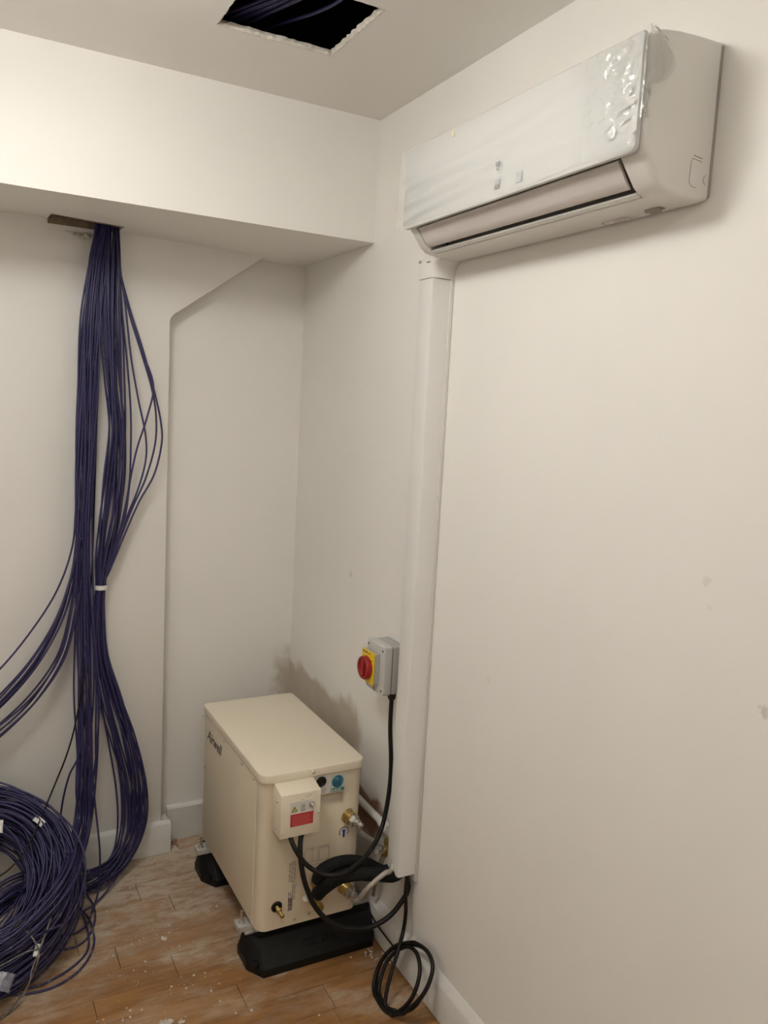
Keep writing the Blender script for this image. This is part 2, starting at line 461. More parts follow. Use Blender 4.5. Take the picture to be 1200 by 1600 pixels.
for a, b_ in zip(xs[:-1], xs[1:]):
    under(a, b_, YBK + .02, sy0)
    if a != sx0: under(a, b_, sy0, YB)
bulk = struct(bk.build('wall_bulkhead', M_WALL, smooth=False))
# ragged brown edge of the slot and the chipped plaster beneath it
sl = MB(); n = 14; vs = []; fs = []
for i in range(n + 1):
    x = sx0 + (sx1 - sx0) * i / n; j = random.uniform(0, .006)
    z0 = ZBK + (soff(x) - ZBK) * (sy0 - YBK) / (YB - YBK)
    vs += [(x, sy0 - .001, z0 - .0005), (x, sy0 + .006 + j, z0 - .001), (x, sy0 + .004 + j, z0 + .03), (x, sy0 - .001, z0 + .03)]
for i in range(n):
    for k in range(4): fs.append((i*4+k, i*4+(k+1) % 4, (i+1)*4+(k+1) % 4, (i+1)*4+k))
sl.add(vs, fs); sl.build('slot_edge', M_SLOT, bulk, smooth=False)
MB().box(sx0, sx1, YN - .006, YN - .0005, 2.128, 2.30).build('slot_lining', M_SLOT, bulk, smooth=False)
ch = MB()
for (px, py, s_) in ((122, 368, .010), (129, 371, .008), (134, 368, .009), (116, 366, .005), (139, 370, .006)):
    q = at(px, py, y=YN - .004)
    ch.lathe([(.001, -.004), (s_*.8, -.002), (s_, .001), (s_*.6, .005), (.001, .006)], q, (random.uniform(-.3, .3), -1, random.uniform(-.3, .3)), 7)
ch.build('plaster_chip', M_PLASTER, bulk, smooth=False)

# skirting boards
bb = MB(); bb.prism([(0, .004), (-.02, .004), (-.02, .098), (-.017, .103), (0, .121)], 'y', YF, YB - .021)
struct(bb.build('baseboard_right', M_SKIRT))
bb = MB(); bb.prism([(YB, 0), (YB - .02, 0), (YB - .02, .122), (YB - .016, .127), (YB, .130)], 'x', -.468, -.0205)
struct(bb.build('baseboard_back', M_SKIRT))
bb = MB(); bb.prism([(YN, 0), (YN - .02, 0), (YN - .02, .104), (YN - .017, .109), (YN, .116)], 'x', XL, -.472)
struct(bb.build('baseboard_nib', M_SKIRT))
bb = MB(); bb.prism([(-.503, 0), (-.472, 0), (-.472, .106), (-.475, .110), (-.503, .112)], 'y', YN + .0005, YB - .022)
struct(bb.build('baseboard_return', M_SKIRT))

# ------------------------------------------------------------------ ceiling lamp and added fill drum (outside the camera's view)
def lamp_mat(name, strength):
    m, nt, b = new_mat(name)
    b.inputs['Emission Color'].default_value = (*LCOL, 1); b.inputs['Emission Strength'].default_value = strength
    return m
for (loc, key, lb) in ((LAMP_A, 'A', 'round white drum light on the ceiling nearest the bulkhead'), (FILL_LAMP, 'B', 'added unseen fill light behind the camera, shaped as a ceiling drum')):
    e = empty('ceiling_light', (loc[0], loc[1], loc[2] - .152), lb, 'ceiling light', 'round ceiling lights')
    MB().lathe([(.070, 0), (.070, .014), (.060, .018), (.014, .019), (.014, .040)], loc, (0, 0, -1), 36).build('lamp_base', M_WHITE, e)
    MB().lathe([(.002, .040), (.150, .042), (.165, .050), (.165, .125), (.155, .143), (.120, .150), (.002, .152)], loc, (0, 0, -1), 28).build('glass_drum', lamp_mat('lamp_glass_' + key, LAMP_POWER[key]), e)

# ------------------------------------------------------------------ wall air conditioner
AY0, AY1 = 1.015, 1.780
ac = empty('air_conditioner', (-.09, (AY0 + AY1) / 2, 2.0), 'white wall-mounted air conditioner with its front still wrapped in clear film', 'air conditioner')
TOPP = [(-.003, 2.257), (-.05, 2.2555), (-.10, 2.252), (-.135, 2.2465), (-.155, 2.239), (-.164, 2.228)]
prof = TOPP + [(-.166, 2.215), (-.166, 2.064), (-.160, 2.052), (-.128, 2.012), (-.116, 2.0035), (-.10, 2.000), (-.02, 1.996), (-.003, 2.002)]
# right and left end pieces carry the full profile; between them the outlet is open
def endp(ya, yb, name='end_cover'):
    mb = MB(); k = .010
    def shrink(P, d):
        cx_, cz_ = -.08, 2.125
        return [(x + (cx_ - x) * d / .085 if x < -.001 else x, z + (cz_ - z) * d / .13) for x, z in P]
    lay = [(shrink(prof, .012), ya), (shrink(prof, .0062), ya + .0016), (shrink(prof, .0028), ya + .0048), (shrink(prof, .0006), ya + .0095), (prof, ya + .015), (prof, yb)] if ya < 1.3 else \
          [(prof, ya), (prof, yb - .010), (shrink(prof, .003), yb - .004), (shrink(prof, .008), yb)]
    n = len(prof); vs = []; fs = []
    for P, yy in lay: vs += [(x, yy, z) for x, z in P]
    for i in range(len(lay) - 1):
        for j in range(n): fs.append((i*n + j, (i+1)*n + j, (i+1)*n + (j+1) % n, i*n + (j+1) % n))
    fs.append(tuple(range(n))); fs.append(tuple((len(lay)-1)*n + j for j in range(n-1, -1, -1)))
    mb.add(vs, fs); return mb.build(name, M_WHITE, ac, angle=28)
YA, YBl = 1.068, 1.745
endp(AY0, YA); endp(YBl, AY1)
upper = TOPP + [(-.160, 2.215), (-.160, 2.066), (-.10, 2.066), (-.070, 2.045), (-.060, 2.012), (-.10, 2.0115), (-.104, 2.008), (-.10, 2.000), (-.02, 1.996), (-.003, 2.002)]
MB().prism(upper, 'y', YA, YBl).build('body', M_WHITE, ac, angle=28)
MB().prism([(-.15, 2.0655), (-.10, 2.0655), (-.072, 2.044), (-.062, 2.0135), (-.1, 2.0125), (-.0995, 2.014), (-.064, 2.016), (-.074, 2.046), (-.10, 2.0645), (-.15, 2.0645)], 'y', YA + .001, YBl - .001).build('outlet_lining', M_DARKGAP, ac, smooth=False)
# front panel with rounded lower corners
pz0, pz1 = 2.0505, 2.232
pp = [(AY0 + .006, pz1), (AY0 + .006, pz0 + .014), (AY0 + .0075, pz0 + .007), (AY0 + .012, pz0 + .002), (AY0 + .020, pz0), (AY1 - .014, pz0), (AY1 - .004, pz0 + .003), (AY1 + .002, pz0 + .009), (AY1 + .002, pz1)]
fp = MB().prism(pp, 'x', -.1675, -.1775).build('front_panel', M_PANEL, ac, bevel=.0022, seg=2)
MB().prism([(-.1775, 2.2305), (-.166, 2.2305), (-.1655, 2.236), (-.172, 2.2365)], 'y', AY0 + .012, AY1).build('panel_top_edge', M_PANEL, fp)
# louver flap, slightly open
lv = MB()
lv.prism([(-.154, 2.0505), (-.1525, 2.0475), (-.1365, 2.0245), (-.1255, 2.0125), (-.1215, 2.0125), (-.1230, 2.0155), (-.132, 2.0270), (-.1490, 2.0510), (-.152, 2.0525)], 'y', YA + .012, YBl - .004)
lo = lv.build('louver', M_LOUVER, ac, angle=50)
MB().prism([(-.1565, 2.0525), (-.1535, 2.0485), (-.1500, 2.0520), (-.1535, 2.0555)], 'y', YA + .012, YBl - .004).build('louver_lip', M_WHITE2, lo)
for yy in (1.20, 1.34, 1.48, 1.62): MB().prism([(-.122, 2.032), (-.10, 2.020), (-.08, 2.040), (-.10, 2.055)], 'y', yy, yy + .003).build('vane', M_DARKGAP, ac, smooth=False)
MB().prism([(-.1165, 2.0035), (-.1085, 1.9995), (-.1045, 2.0065), (-.111, 2.009)], 'y', YA + .004, YBl - .004).build('lower_lip', M_WHITE, ac)
# side details: cable knock-out outline, back gap
mb = MB(); ys = AY0 - .0006
def strip(a, b_, t):   # thin groove line on the side (x,z)
    a = Vector((a[0], 0, a[1])); b2 = Vector((b_[0], 0, b_[1])); d = (b2 - a).normalized(); nrm = Vector((-d.z, 0, d.x)) * t
    mb.add([(a - nrm) + Vector((0, ys, 0)), (b2 - nrm) + Vector((0, ys, 0)), (b2 + nrm) + Vector((0, ys, 0)), (a + nrm) + Vector((0, ys, 0)),
            (a - nrm) + Vector((0, ys + .002, 0)), (b2 - nrm) + Vector((0, ys + .002, 0)), (b2 + nrm) + Vector((0, ys + .002, 0)), (a + nrm) + Vector((0, ys + .002, 0))],
           [(0,1,2,3),(7,6,5,4),(0,4,5,1),(1,5,6,2),(2,6,7,3),(3,7,4,0)])
strip((-.050, 2.066), (-.030, 2.064), .0008)
strip((-.052, 2.061), (-.030, 2.059), .0005)
P = [(-.052, 2.061), (-.055, 2.055), (-.0565, 2.026), (-.055, 2.020), (-.050, 2.0165), (-.038, 2.0155)]
for a, b_ in zip(P[:-1], P[1:]): strip(a, b_, .0004)
P = [(-.018, 2.040), (-.0235, 2.034), (-.023, 2.027), (-.018, 2.024)]
for a, b_ in zip(P[:-1], P[1:]): strip(a, b_, .0004)
mb.build('knock_out_outline', M_PRINTG, ac, smooth=False)
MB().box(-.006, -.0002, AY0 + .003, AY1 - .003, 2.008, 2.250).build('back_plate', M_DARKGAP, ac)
# faint moulded text underneath
mb = MB()
def utext(y0, y1, x, h):
    yy = y0
    while yy < y1:
        wl_ = random.uniform(.004, .010); mb.box(x, x + h, yy, min(yy + wl_, y1), 1.9945, 1.9985 - (x + .02) * .04); yy += wl_ + .003
utext(1.170, 1.235, -.040, .006); utext(1.155, 1.245, -.030, .004)
mb.build('underside_text', M_WHITE2, ac, smooth=False)
mb = MB()
for (y0, y1, x, h) in ((1.085, 1.120, -.047, .004), (1.082, 1.124, -.040, .0045), (1.098, 1.122, -.031, .004)): mb.box(x, x + h, y0, y1, 1.9940, 1.9985 - (x + .02) * .04)
mb.build('underside_print', M_PRINTG, ac, smooth=False)
# prints carried by the film and panel
xp = -.1790
def pdecal(mb, y0, y1, z0, z1, d=0): mb.box(xp - d, xp - d - .0003, y0, y1, z0, z1)
mb = MB(); pdecal(mb, 1.386, 1.403, 2.068, 2.0765); mb.build('rating_sticker', M_PRINTG, ac, smooth=False)
M_PALE = mat('pale_grey_print', (.53, .53, .55), .4, var=.02)
for (y0, y1, z0, z1) in ((1.386, 1.403, 2.077, 2.086), (1.314, 1.333, 2.066, 2.085)):
    mb = MB(); pdecal(mb, y0, y1, z0, z1); mb.build('pale_sticker', M_PALE, ac, smooth=False)
mb = MB(); pdecal(mb, 1.568, 1.578, 2.214, 2.226); mb.build('yellow_tab', mat('pale_yellow', (.82, .74, .42), .5, var=.02), ac, smooth=False)

# clear film: wrapped over the panel, crumpled at the right end, hanging loose on the left
def hsh(a, b_): return math.sin(a * 12.9898 + b_ * 78.233) * 43758.5453 % 1.0
def vn(u, v):
    iu, iv = math.floor(u), math.floor(v); fu, fv = u - iu, v - iv
    fu = fu*fu*(3-2*fu); fv = fv*fv*(3-2*fv)
    return (hsh(iu, iv)*(1-fu) + hsh(iu+1, iv)*fu)*(1-fv) + (hsh(iu, iv+1)*(1-fu) + hsh(iu+1, iv+1)*fu)*fv
vs = []; fs = []; NU, NV = 170, 52
for i in range(NU + 1):
    u = i / NU; yy = 1.0215 + u * (1.800 - 1.0215)
    for j in range(NV + 1):
        v = j / NV
        zb = 2.052 + .006 * math.sin(u * 9) * (u > .1)
        zt = 2.2315 - .004 * vn(u * 14, 3.3)
        zz = zb + (zt - zb) * v
        crump = max(0.0, 1 - u / .15)
        o_ = .0026 + .0010 * vn(u * 9 + v * 2, v * 3)
        # crumples near the right end
        o_ += crump ** .6 * (.013 * abs(vn(u * 42 + v * 5, v * 9) - .5) + .006 * vn(u * 90, v * 22)) * min(1, v * 6)
        # long drapes running from the top right to the lower left
        for (a0, b0, s_, h_) in ((.62, .30, .05, .0032), (.80, .50, .08, .0045), (.40, .10, .045, .0030)):
            cen = b0 + (1 - u) * (a0 - b0) * .9 + .03 * math.sin(u * 7 + a0 * 9)
            o_ += h_ * math.exp(-((v - cen) / s_) ** 2) * min(1, u * 2.2)
        if u > .93: o_ += (u - .93) * .05 * (vn(v * 7, 9.1) - .35)
        vs.append((-.1775 - o_, yy, zz))
for i in range(NU):
    for j in range(NV):
        k = i * (NV + 1) + j; fs.append((k, k + 1, k + NV + 2, k + NV + 1))
film = MB().add(vs, fs).build('plastic_film', M_FILM, ac, angle=180)
# film folded round the right edge onto the side and top
vs = []; fs = []; NU, NV = 40, 60
for i in range(NU + 1):
    u = i / NU
    for j in range(NV + 1):
        v = j / NV; zz = 2.10 + v * .138
        ext = .010 + .048 * max(0, math.sin(math.pi * min(1, max(0, (v - .38) / .60)))) ** .7 + .006 * vn(v * 9, 2)
        if u < .12: x = -.1800 + u * .03; yy = 1.0225 - u / .12 * .009
        else: x = -.1765 + (u - .12) / .88 * ext; yy = 1.0125
        yy -= (.0065 * abs(vn(u * 8 + v * 3, v * 10) - .5) + .0040 * vn(u * 17, v * 24)) * (1 if u > .1 else .2)
        vs.append((x, yy, zz))
for i in range(NU):
    for j in range(NV):
        k = i * (NV + 1) + j; fs.append((k, k + 1, k + NV + 2, k + NV + 1))
MB().add(vs, fs).build('film_fold', M_FILM, film, angle=180)
# recycling triangle printed on the film
mb = MB(); cyt, czt, R_ = 1.389, 2.111, .0105
tri = [Vector((0, cyt + R_ * math.sin(math.radians(a)) * .85, czt + R_ * math.cos(math.radians(a)) * 1.05)) for a in (60, 180, 300)]
for i in range(3):
    a, b_ = tri[i], tri[(i+1) % 3]; d = b_ - a
    for (t0, t1) in ((.08, .46), (.54, .92)):
        p0, p1 = a + d * t0, a + d * t1; nn = Vector((0, -d.z, d.y)).normalized() * .0008
        mb.quad(*[(q.x - .1838, q.y, q.z) for q in (p0 - nn, p1 - nn, p1 + nn, p0 + nn)])
for dz in (-.0005, .0018): mb.quad((-.1838, cyt + .003, czt + dz), (-.1838, cyt - .0032, czt + dz), (-.1838, cyt - .0032, czt + dz + .0012), (-.1838, cyt + .003, czt + dz + .0012))
mb.build('recycling_mark', M_PRINT, film, smooth=False)

# ------------------------------------------------------------------ trunking down the wall
tk = empty('wall_trunking', (-.03, 1.85, .30), 'white plastic cable trunking running down the wall below the air conditioner', 'trunking')
ty0, ty1, tx = 1.815, 1.886, -.064
cov = [(0, ty0 + .004), (-.010, ty0 + .004), (-.010, ty0), (tx + .006, ty0), (tx + .0015, ty0 + .0015), (tx, ty0 + .006), (tx, ty1 - .010), (tx + .003, ty1 - .003), (tx + .010, ty1), (-.010, ty1), (-.010, ty1 - .004), (0, ty1 - .004)]
def hollow(mb, poly, z0, z1, th=.0025):
    # open-ended cover: outer skin and inner skin
    n = len(poly); cx_ = sum(p[0] for p in poly)/n; cy_ = sum(p[1] for p in poly)/n
    inn = [(x + (cx_ - x) * th/.032 if x < -.001 else x, y + (cy_ - y) * th/.036) for x, y in poly]
    vs = [(x, y, z0) for x, y in poly] + [(x, y, z1) for x, y in poly] + [(x, y, z0) for x, y in inn] + [(x, y, z1) for x, y in inn]
    fs = []
    for i in range(n):
        j = (i+1) % n
        fs += [(i, j, n+j, n+i), (2*n+i, 3*n+i, 3*n+j, 2*n+j), (i, 2*n+i, 2*n+j, j), (n+i, n+j, 3*n+j, 3*n+i)]
    mb.add(vs, fs); return mb
hollow(MB(), cov, .322, 1.957).build('trunking_cover', M_TRUNK, tk, angle=30)
MB().box(-.0105, -.0005, ty0 - .0035, ty1 + .0035, .300, 1.958).build('trunking_base', M_WHITE2, tk, bevel=.001)
# inlet cover flaring up to the unit
cp = MB(); vs = []; fs = []; lay = []
for (z, yn, yf, xo) in ((1.958, 1.8115, 1.8895, -.0665), (1.970, 1.811, 1.890, -.067), (1.984, 1.806, 1.890, -.067), (1.993, 1.797, 1.890, -.067), (1.9975, 1.786, 1.890, -.066), (2.004, 1.7825, 1.890, -.064), (2.012, 1.7825, 1.889, -.060), (2.020, 1.7825, 1.884, -.052)):
    lay.append([(-.0005, yn, z), (xo + .018, yn, z), (xo + .007, yn + .003, z), (xo + .0015, yn + .010, z), (xo, yn + .02, z), (xo, yf - .012, z), (xo + .003, yf - .003, z), (xo + .012, yf, z), (-.0005, yf, z)])
n = 9
for L in lay: vs += L
for i in range(len(lay) - 1):
    for j in range(n): fs.append((i*n+j, i*n+(j+1) % n, (i+1)*n+(j+1) % n, (i+1)*n+j))
fs.append(tuple(range(n-1, -1, -1))); fs.append(tuple((len(lay)-1)*n+j for j in range(n)))
cp.add(vs, fs); icv = cp.build('inlet_cover', M_TRUNK, tk, angle=40)
MB().box(-.0695, -.066, 1.828, 1.842, 1.996, 1.9995).build('cover_notch', M_PRINTG, icv, bevel=.0008)
MB().box(-.0675, -.0655, 1.875, 1.885, 2.000, 2.006).build('cover_notch', M_PRINTG, icv, bevel=.0008)

# ------------------------------------------------------------------ isolator switch
sw = empty('isolator_switch', (-.035, 2.003, .804), 'grey rotary isolator switch with red knob on yellow plate', 'switch')
MB().box(-.040, -.0005, 1.952, 2.056, .804, .946).build('enclosure_base', M_GREY, sw, bevel=.004, seg=3)
MB().prism(rpoly(1.950, 2.058, .802, .948, .008), 'x', -.042, -.070).build('enclosure_cover', M_GREYL, sw, bevel=.004, seg=3)
MB().prism(rpoly(1.974, 2.046, .832, .922, .003), 'x', -.068, -.088).build('switch_block', M_GREY, sw, bevel=.0015)
yp = MB().prism(rpoly(1.972, 2.048, .830, .9245, .003), 'x', -.088, -.0915).build('yellow_plate', M_YEL, sw, bevel=.0006)
mb = MB()
for (y0, y1) in ((2.030, 2.040), (2.014, 2.024), (1.998, 2.004)): mb.box(-.0915, -.0919, y0, y1, .9155, .9195)
mb.box(-.0915, -.0919, 1.980, 1.990, .899, .901)
mb.build('plate_print', M_PRINT, yp, smooth=False)
kc = (-.0915, 2.012, .874)
kn = MB().lathe([(.033, 0), (.0345, .003), (.034, .013), (.0325, .0160), (.025, .0160), (.0235, .0115), (.0001, .011)], kc, (-1, 0, 0), 36).build('knob', M_RED, sw, angle=30)
MB().prism(rpoly(kc[1] - .008, kc[1] + .008, kc[2] - .023, kc[2] + .023, .004), 'x', -.099, -.1085).build('grip', M_RED, kn, bevel=.002)
for (yy, zz) in ((1.960, .934), (2.048, .934), (1.960, .816), (2.048, .816)):
    MB().lathe([(.0032, 0), (.0032, .0018), (.0008, .0018)], (-.0696, yy, zz), (-1, 0, 0), 10).build('screw', M_PRINT, sw)
MB().prism(rpoly(1.995, 2.010, .806, .816, .002), 'x', -.069, -.0735).build('padlock_tab', M_GREY, sw, bevel=.001)
MB().lathe([(.004, -.020), (.009, -.019), (.0115, -.014), (.0125, -.006), (.0125, 0)], (-.030, 1.966, .804), (0, 0, 1), 16).build('cable_gland', M_BLK, sw, angle=40)

# ------------------------------------------------------------------ condenser cabinet on rubber feet
BX0, BX1, BY0, BY1, BZ0, BZ1 = -.410, -.103, 1.984, 2.560, .142, .592
un = empty('condenser_unit', ((BX0 + BX1)/2, (BY0 + BY1)/2, .10), 'cream steel condensing unit cabinet standing on black rubber feet', 'condenser')
# wrap: rounded front corners, recessed hand-hold in the front
ol = rpoly(BX0, BX1, BY0, BY1, [.030, .022, .012, .012], 7)
hx0_, hx1_, hz0, hz1 = -.262, -.160, .474, .521
n = len(ol); mb = MB(); vs = []; fs = []
for (x, y) in ol: vs += [(x, y, BZ0), (x, y, BZ1)]
front = None
for i in range(n):
    j = (i+1) % n
    if abs(ol[i][1] - BY0) < 1e-6 and abs(ol[j][1] - BY0) < 1e-6 and abs(ol[i][0] - ol[j][0]) > .1: front = (i, j); continue
    fs.append((2*i, 2*j, 2*j+1, 2*i+1))
fs.append(tuple(2*i for i in range(n-1, -1, -1))); fs.append(tuple(2*i+1 for i in range(n)))
mb.add(vs, fs)
fx0, fx1 = ol[front[0]][0], ol[front[1]][0]
gx = [fx0, hx0_, hx1_, fx1]; gz = [BZ0, hz0, hz1, BZ1]
for a in range(3):
    for c_ in range(3):
        if a == 1 and c_ == 1: continue
        mb.quad((gx[a], BY0, gz[c_]), (gx[a+1], BY0, gz[c_]), (gx[a+1], BY0, gz[c_+1]), (gx[a], BY0, gz[c_+1]))
d_ = BY0 + .030
mb.quad((hx0_, d_, hz0 + .012), (hx1_, d_, hz0 + .012), (hx1_, d_, hz1), (hx0_, d_, hz1))
mb.quad((hx0_, BY0, hz0), (hx1_, BY0, hz0), (hx1_, d_, hz0 + .012), (hx0_, d_, hz0 + .012))
mb.quad((hx0_, BY0, hz1), (hx1_, BY0, hz1), (hx1_, d_, hz1), (hx0_, d_, hz1))
mb.add([(hx0_, BY0, hz0), (hx0_, d_, hz0 + .012), (hx0_, d_, hz1), (hx0_, BY0, hz1)], [(0, 1, 2, 3)])
mb.add([(hx1_, BY0, hz0), (hx1_, d_, hz0 + .012), (hx1_, d_, hz1), (hx1_, BY0, hz1)], [(0, 1, 2, 3)])
bd = mb.build('cabinet_body', M_CREAM, un, angle=30)
bmx = bmesh.new(); bmx.from_mesh(bd.data); bmesh.ops.remove_doubles(bmx, verts=bmx.verts, dist=1e-5); bmesh.ops.recalc_face_normals(bmx, faces=bmx.faces); bmx.to_mesh(bd.data); bmx.free()
# lid
lol = rpoly(BX0 - .006, BX1 + .006, BY0 - .007, BY1 + .004, [.030, .026, .018, .018], 7)
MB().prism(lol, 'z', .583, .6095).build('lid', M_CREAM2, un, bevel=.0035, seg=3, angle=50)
# side service panel
sp = MB().box(BX0 - .0022, BX0 + .002, 2.036, 2.540, .150, .580).build('side_panel', M_CREAM, un, bevel=.0006)
def screws(pts, d, r=.0032, mtl=M_STEEL, par=un):
    for q in pts: MB().lathe([(r*1.5, 0), (r*1.4, .001), (r, .0026), (r*.5, .003)], q, d, 10).build('screw', mtl, par)
screws([(BX0 - .006, yy, .575) for yy in (2.545,)], (-1, 0, 0))
screws([(BX0 - .0022, yy, zz) for (yy, zz) in ((2.50, .572), (2.33, .572), (2.155, .572), (2.050, .572), (2.050, .35), (2.532, .40), (2.050, .168))], (-1, 0, 0))
MB().box(BX0 - .0016, BX0 + .001, 2.0290, 2.0330, BZ0 + .002, .583).build('panel_seam', mat('cream_light_edge', (.80, .72, .60), .4, var=.02), un, smooth=False)
# lid screw, front screws
screws([(-.262, BY0 - .0068, .597)], (0, -1, 0), .0036, M_STEEL)
screws([(-.300, BY0, .265), (-.256, BY0, .163), (-.213, BY0, .165), (-.3005, BY0, .158)], (0, -1, 0), .003, M_STEEL)

# lettering helper
def text_mesh(txt, size, name, mtl, parent, org, right, up, shear=0, off=.0):
    cu = bpy.data.curves.new(name, 'FONT'); cu.body = txt; cu.size = size; cu.shear = shear; cu.resolution_u = 2
    cu.extrude = .0002; cu.offset = off
    ob = bpy.data.objects.new(name, cu); COL.objects.link(ob)
    dg = bpy.context.evaluated_depsgraph_get(); dg.update()
    me = bpy.data.meshes.new_from_object(ob.evaluated_get(dg))
    bpy.data.objects.remove(ob); bpy.data.curves.remove(cu)
    right, up = Vector(right).normalized(), Vector(up).normalized(); nr = right.cross(up)
    base = Vector(org) - WLOC[parent.name]
    for v in me.vertices: v.co = base + right * v.co.x + up * v.co.y + nr * v.co.z
    me.name = name; me.materials.clear(); me.materials.append(mtl)
    o = bpy.data.objects.new(name, me); COL.objects.link(o); o.parent = parent; WLOC[o.name] = WLOC[parent.name]
    return o
text_mesh('Airwell', .052, 'brand_lettering', M_PRINT, un, (BX0 - .0027, 2.512, .508), (0, -1, 0), (0, 0, 1), .38, .0004)

# control box on the front
cy0 = BY0 - .062
cb_ = MB(); cb_.prism([(BY0, .585), (cy0, .572), (cy0, .448), (BY0, .448)], 'x', -.378, -.262)
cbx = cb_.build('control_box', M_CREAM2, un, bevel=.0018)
yf = cy0 - .0006
MB().box(-.352, -.281, yf, yf + .001, .475, .549).build('warning_label', M_LABEL, cbx, smooth=False)
rl = MB().box(-.350, -.283, yf - .0005, yf + .0005, .479, .5145).build('red_label', M_REDL, cbx, smooth=False)
mb = MB()
for k in range(5):
    z0 = .484 + k * .0058; mb.box(-.345, -.345 + random.uniform(.045, .057), yf - .0008, yf, z0, z0 + .0009)
mb.build('label_text', mat('pale_red_print', (.62, .25, .22), .5, var=.05), rl, smooth=False)
mb = MB(); mb.prism([(-.347, .5225), (-.332, .5225), (-.3395, .5355)], 'y', yf - .0006, yf); wt = mb.build('warning_triangle', M_YELL, cbx, smooth=False)
mb = MB()
tv = [Vector((-.3475, 0, .522)), Vector((-.3315, 0, .522)), Vector((-.3395, 0, .536))]
for i in range(3):
    a, b_ = tv[i], tv[(i+1) % 3]; d = (b_ - a).normalized(); nn = Vector((-d.z, 0, d.x)) * .0008
    mb.quad(*[(q.x, yf - .0009, q.z) for q in (a - nn, b_ - nn, b_ + nn, a + nn)])
mb.box(-.3400, -.3390, yf - .0009, yf, .5255, .5315)
mb.build('triangle_border', M_PRINT, wt, smooth=False)
mb = MB()
for k in range(7): mb.box(-.320, -.320 + random.uniform(.010, .014), yf - .0006, yf, .519 + k*.0030, .5202 + k*.0030)
mb.build('label_print', M_PRINTG, cbx, smooth=False)
tg = MB().lathe([(.0085, 0), (.0085, .003), (.006, .0032), (.006, .008), (.003, .009)], (-.2885, cy0, .5345), (0, -1, 0), 14).build('toggle_switch', M_STEEL, cbx, angle=40)
MB().tube([(-.2885, cy0 - .006, .5345), (-.290, cy0 - .020, .539), (-.2915, cy0 - .026, .541)], [.0022, .003, .0036], 9).build('toggle_lever', M_STEEL, tg)
mb = MB()
for (x, z) in ((-.318, .551), (-.296, .562), (-.304, .5585)): mb.box(x, x + .006, yf, yf + .001, z, z + .0014)
mb.build('panel_print', M_PRINTG, cbx, smooth=False)
screws([(-.378, cy0 + .030, .545), (-.378, cy0 + .025, .470)], (-1, 0, 0), .003, M_STEEL, cbx)
screws([(-.262, cy0 + .020, .505)], (1, 0, 0), .003, M_STEEL, cbx)
screws([(-.373, cy0, .462), (-.2665, cy0, .505)], (0, -1, 0), .002, M_STEEL, cbx)

# front stickers and fittings
yl = BY0 - .0006
MB().box(-.251, -.160, yl, yl + .001, .5225, .5775).build('white_sticker', M_LABEL, un, smooth=False)
MB().lathe([(.0155, 0), (.0155, .002), (.012, .004), (.010, .0015), (.0005, .001)], (-.2345, yl, .5615), (0, -1, 0), 24).build('rubber_plug', M_BLK, un, angle=30)
gs = MB().box(-.204, -.161, yl - .0003, yl + .0005, .5240, .5735).build('refrigerant_sticker', mat('pale_green_label', (.55, .63, .56), .5, var=.03), un, smooth=False)
MB().lathe([(.0185, 0), (.0185, .0008), (.0005, .0009)], (-.1825, yl - .0002, .5535), (0, -1, 0), 32).build('globe', M_GLOBE, gs)
MB().box(-.2035, -.1615, yl - .0012, yl, .5245, .5345).build('sticker_band', M_GREEN, gs, smooth=False)
text_mesh('R-410A', .0098, 'sticker_lettering', M_LABEL, gs, (-.2020, yl - .0014, .5259), (1, 0, 0), (0, 0, 1), 0, .0002)
mb = MB()
for k in range(6): mb.box(-.243 + random.uniform(0, .004), -.215 - random.uniform(0, .006), yl - .0005, yl, .5265 + k*.0026, .5274 + k*.0026)
mb.build('sticker_text', M_PRINTG, un, smooth=False)
# arrow sticker
ac_ = at(537, 1299, y=BY0)
mb = MB(); R_ = .0155
for k in range(20):
    a0, a1 = math.radians(-40 + k*13), math.radians(-40 + (k+1)*13)
    mb.quad(*[(ac_.x + rr*math.cos(a), yl - .0005, ac_.z + rr*math.sin(a)) for rr, a in ((R_, a0), (R_, a1), (R_ - .0022, a1), (R_ - .0022, a0))])
mb.build('arrow_ring', M_PRINT, un, smooth=False)
MB().lathe([(.0135, 0), (.0135, .0004), (.0005, .0004)], (ac_.x, yl, ac_.z), (0, -1, 0), 24).build('arrow_disc', M_LABEL, un)
MB().prism([(ac_.x - .003, ac_.z - .017), (ac_.x + .003, ac_.z - .017), (ac_.x + .003, ac_.z + .001), (ac_.x + .0058, ac_.z + .001), (ac_.x, ac_.z + .0085), (ac_.x - .0058, ac_.z + .001), (ac_.x - .003, ac_.z + .001)], 'y', yl - .0008, yl - .0004).build('arrow', M_PRINTB, un, smooth=False)
